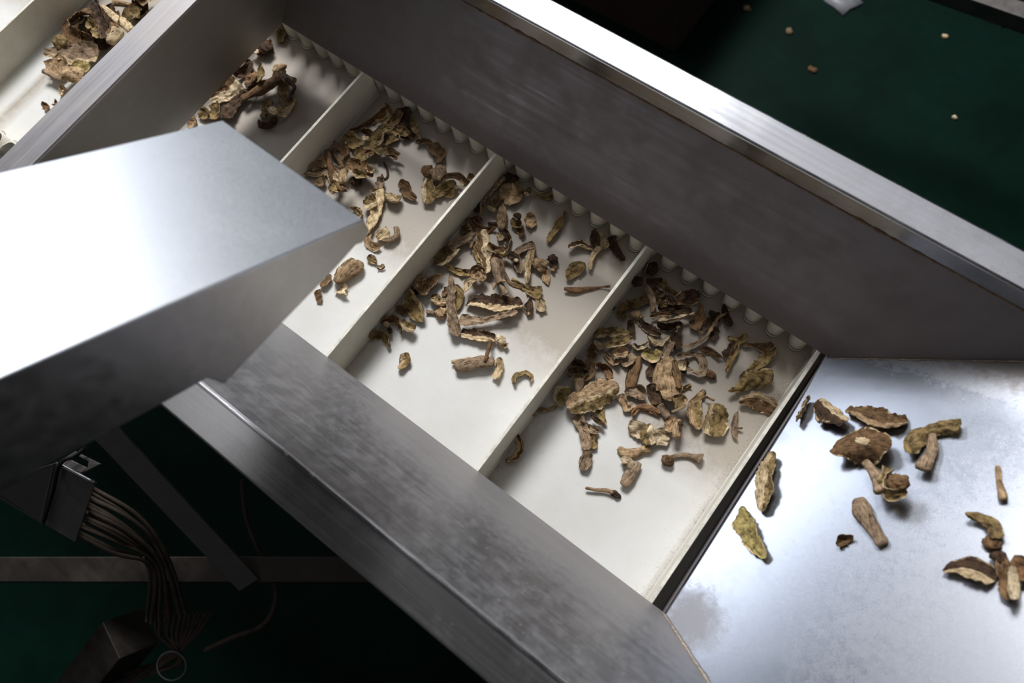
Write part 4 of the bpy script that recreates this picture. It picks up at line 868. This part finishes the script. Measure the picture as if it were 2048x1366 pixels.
P1|mushroom|T-shaped slice of arched cap and stem|Tgt 1385,480,50 1375,590,66 1310,720,100 f.4/Soct 1240,615,60 1270,520,110 1370,450,90 1480,430,80 1570,440,90 t20 k-.8 z2 h2.6
P1|slice|curled olive loop slice by the large stem|Sobt 1150,760,90 1105,820,80 1130,910,80 1245,905,50 t40 h2.4/Cbg 1195,855,64,58,10
P1|stem|club-shaped greyish stem|Tgtt 905,900,90 940,1010,140 1010,1120,90 1060,1200,84 f.5
P1|slice|yellow leaf-shaped slice at the plate's left|Syyt 148,955,30 160,1060,110 220,1180,90 295,1290,36 t8 k.7 h2
P1|slice|long upright olive and cream slice|Soct 345,600,50 305,740,100 295,860,100 275,985,50 s.5 t10 h2.6
P1|slice|small crumpled brown scrap standing up|Sbt 760,1210,36 800,1160,76 870,1150,50 t45 k1.2 z4
P1|stem|slim tan stem at the right edge|Ttgt 1808,690,34 1818,800,46 1848,915,70
P1|slice|hunched dark olive slice standing off the plate|Sodt 1600,1010,36 1690,1030,80 1770,1080,100 1790,1170,90 k-1.2 t15 z6/Cbt 1765,1185,66,44,10
P2|slice|blurred half-moon slice at lower right|Sdct 960,615,24 1080,590,120 1200,620,170 1310,680,120 s.5 t-12 k.7 h3
P2|slice|dark stem piece at the right edge cluster|Cdb 1340,520,56,44,20/Sbot 1370,520,70 1390,650,110 1400,810,60 t15 h3
P2|slice|orange-brown flap leaving the frame|Srbt 1420,540,60 1480,570,110 1520,680,140 t10
P2|slice|whitish bar at the right edge cluster|Swct 1430,580,50 1430,700,72 1442,815,50 t8 k-.8 h3 z4
'''
labels = set()
for idx, ln in enumerate(l for l in DATA.strip().split('\n')):
    crop, nm, core, txt = ln.split('|'); key = crop[0]
    nm = {'slice': 'mushroom_slice', 'stem': 'mushroom_piece', 'cap': 'mushroom_piece', 'mushroom': 'whole_mushroom'}[nm]
    lab = core+' '+BAY[key]
    if len(lab.split()) > 16: print('LONG LABEL', lab)
    assert lab not in labels, lab
    labels.add(lab)
    piece(crop, nm, lab, txt, GRP[key], PLATE if key == 'P' else BELT, idx)

# ------------------------------------------------------------------ crumbs and dust, too many and too small to count
def crumbs(name, lab, pts, mat, seed):
    r = random.Random(seed); V = []; Fc = []
    for (x, y, z, s) in pts:
        b = len(V)
        for k in range(3):
            a = 2.1*k+r.random()*6; V.append((x+s*math.cos(a), y+s*math.sin(a)*r.uniform(.4, 1), z))
        V.append((x+s*.2, y, z+s*r.uniform(.5, 1.1))); Fc += [(b, b+1, b+3), (b+1, b+2, b+3), (b+2, b, b+3), (b, b+2, b+1)]
    tag(mesh(name, V, Fc, mat, loc=pts[0][:3]), lab, 'crumbs', kind='stuff')
r = random.Random(5); pts = []
for x0 in (.2, .4, .6, .8):
    for i in range(1500):
        d = r.expovariate(1/.0035); y = .008-.30*(r.random()**1.1)
        pts.append((x0+.0032+d if x0 < .8 else x0-.0032-d, y, .0, r.uniform(.00015, .0005)))
for i in range(700):
    pts.append((r.uniform(.1, .8), -abs(r.gauss(0, .02))+.008, 0, r.uniform(.00015, .0004)))
for i in range(260):
    pts.append((r.uniform(.1, .8), r.uniform(-.29, 0), 0, r.uniform(.00015, .0005)))
for (px, py, n, s) in ((990, 410, 30, .004), (905, 980, 0, 0), (97, 210, 18, .008)):
    c = at(px, py, 0)
    for i in range(n): pts.append((c[0]+r.gauss(0, s), c[1]+r.gauss(0, s), 0, r.uniform(.0003, .0008)))
crumbs('mushroom_crumbs', 'fine brown mushroom crumbs scattered on the white belt and along its cleats', pts, M_grain, 8)
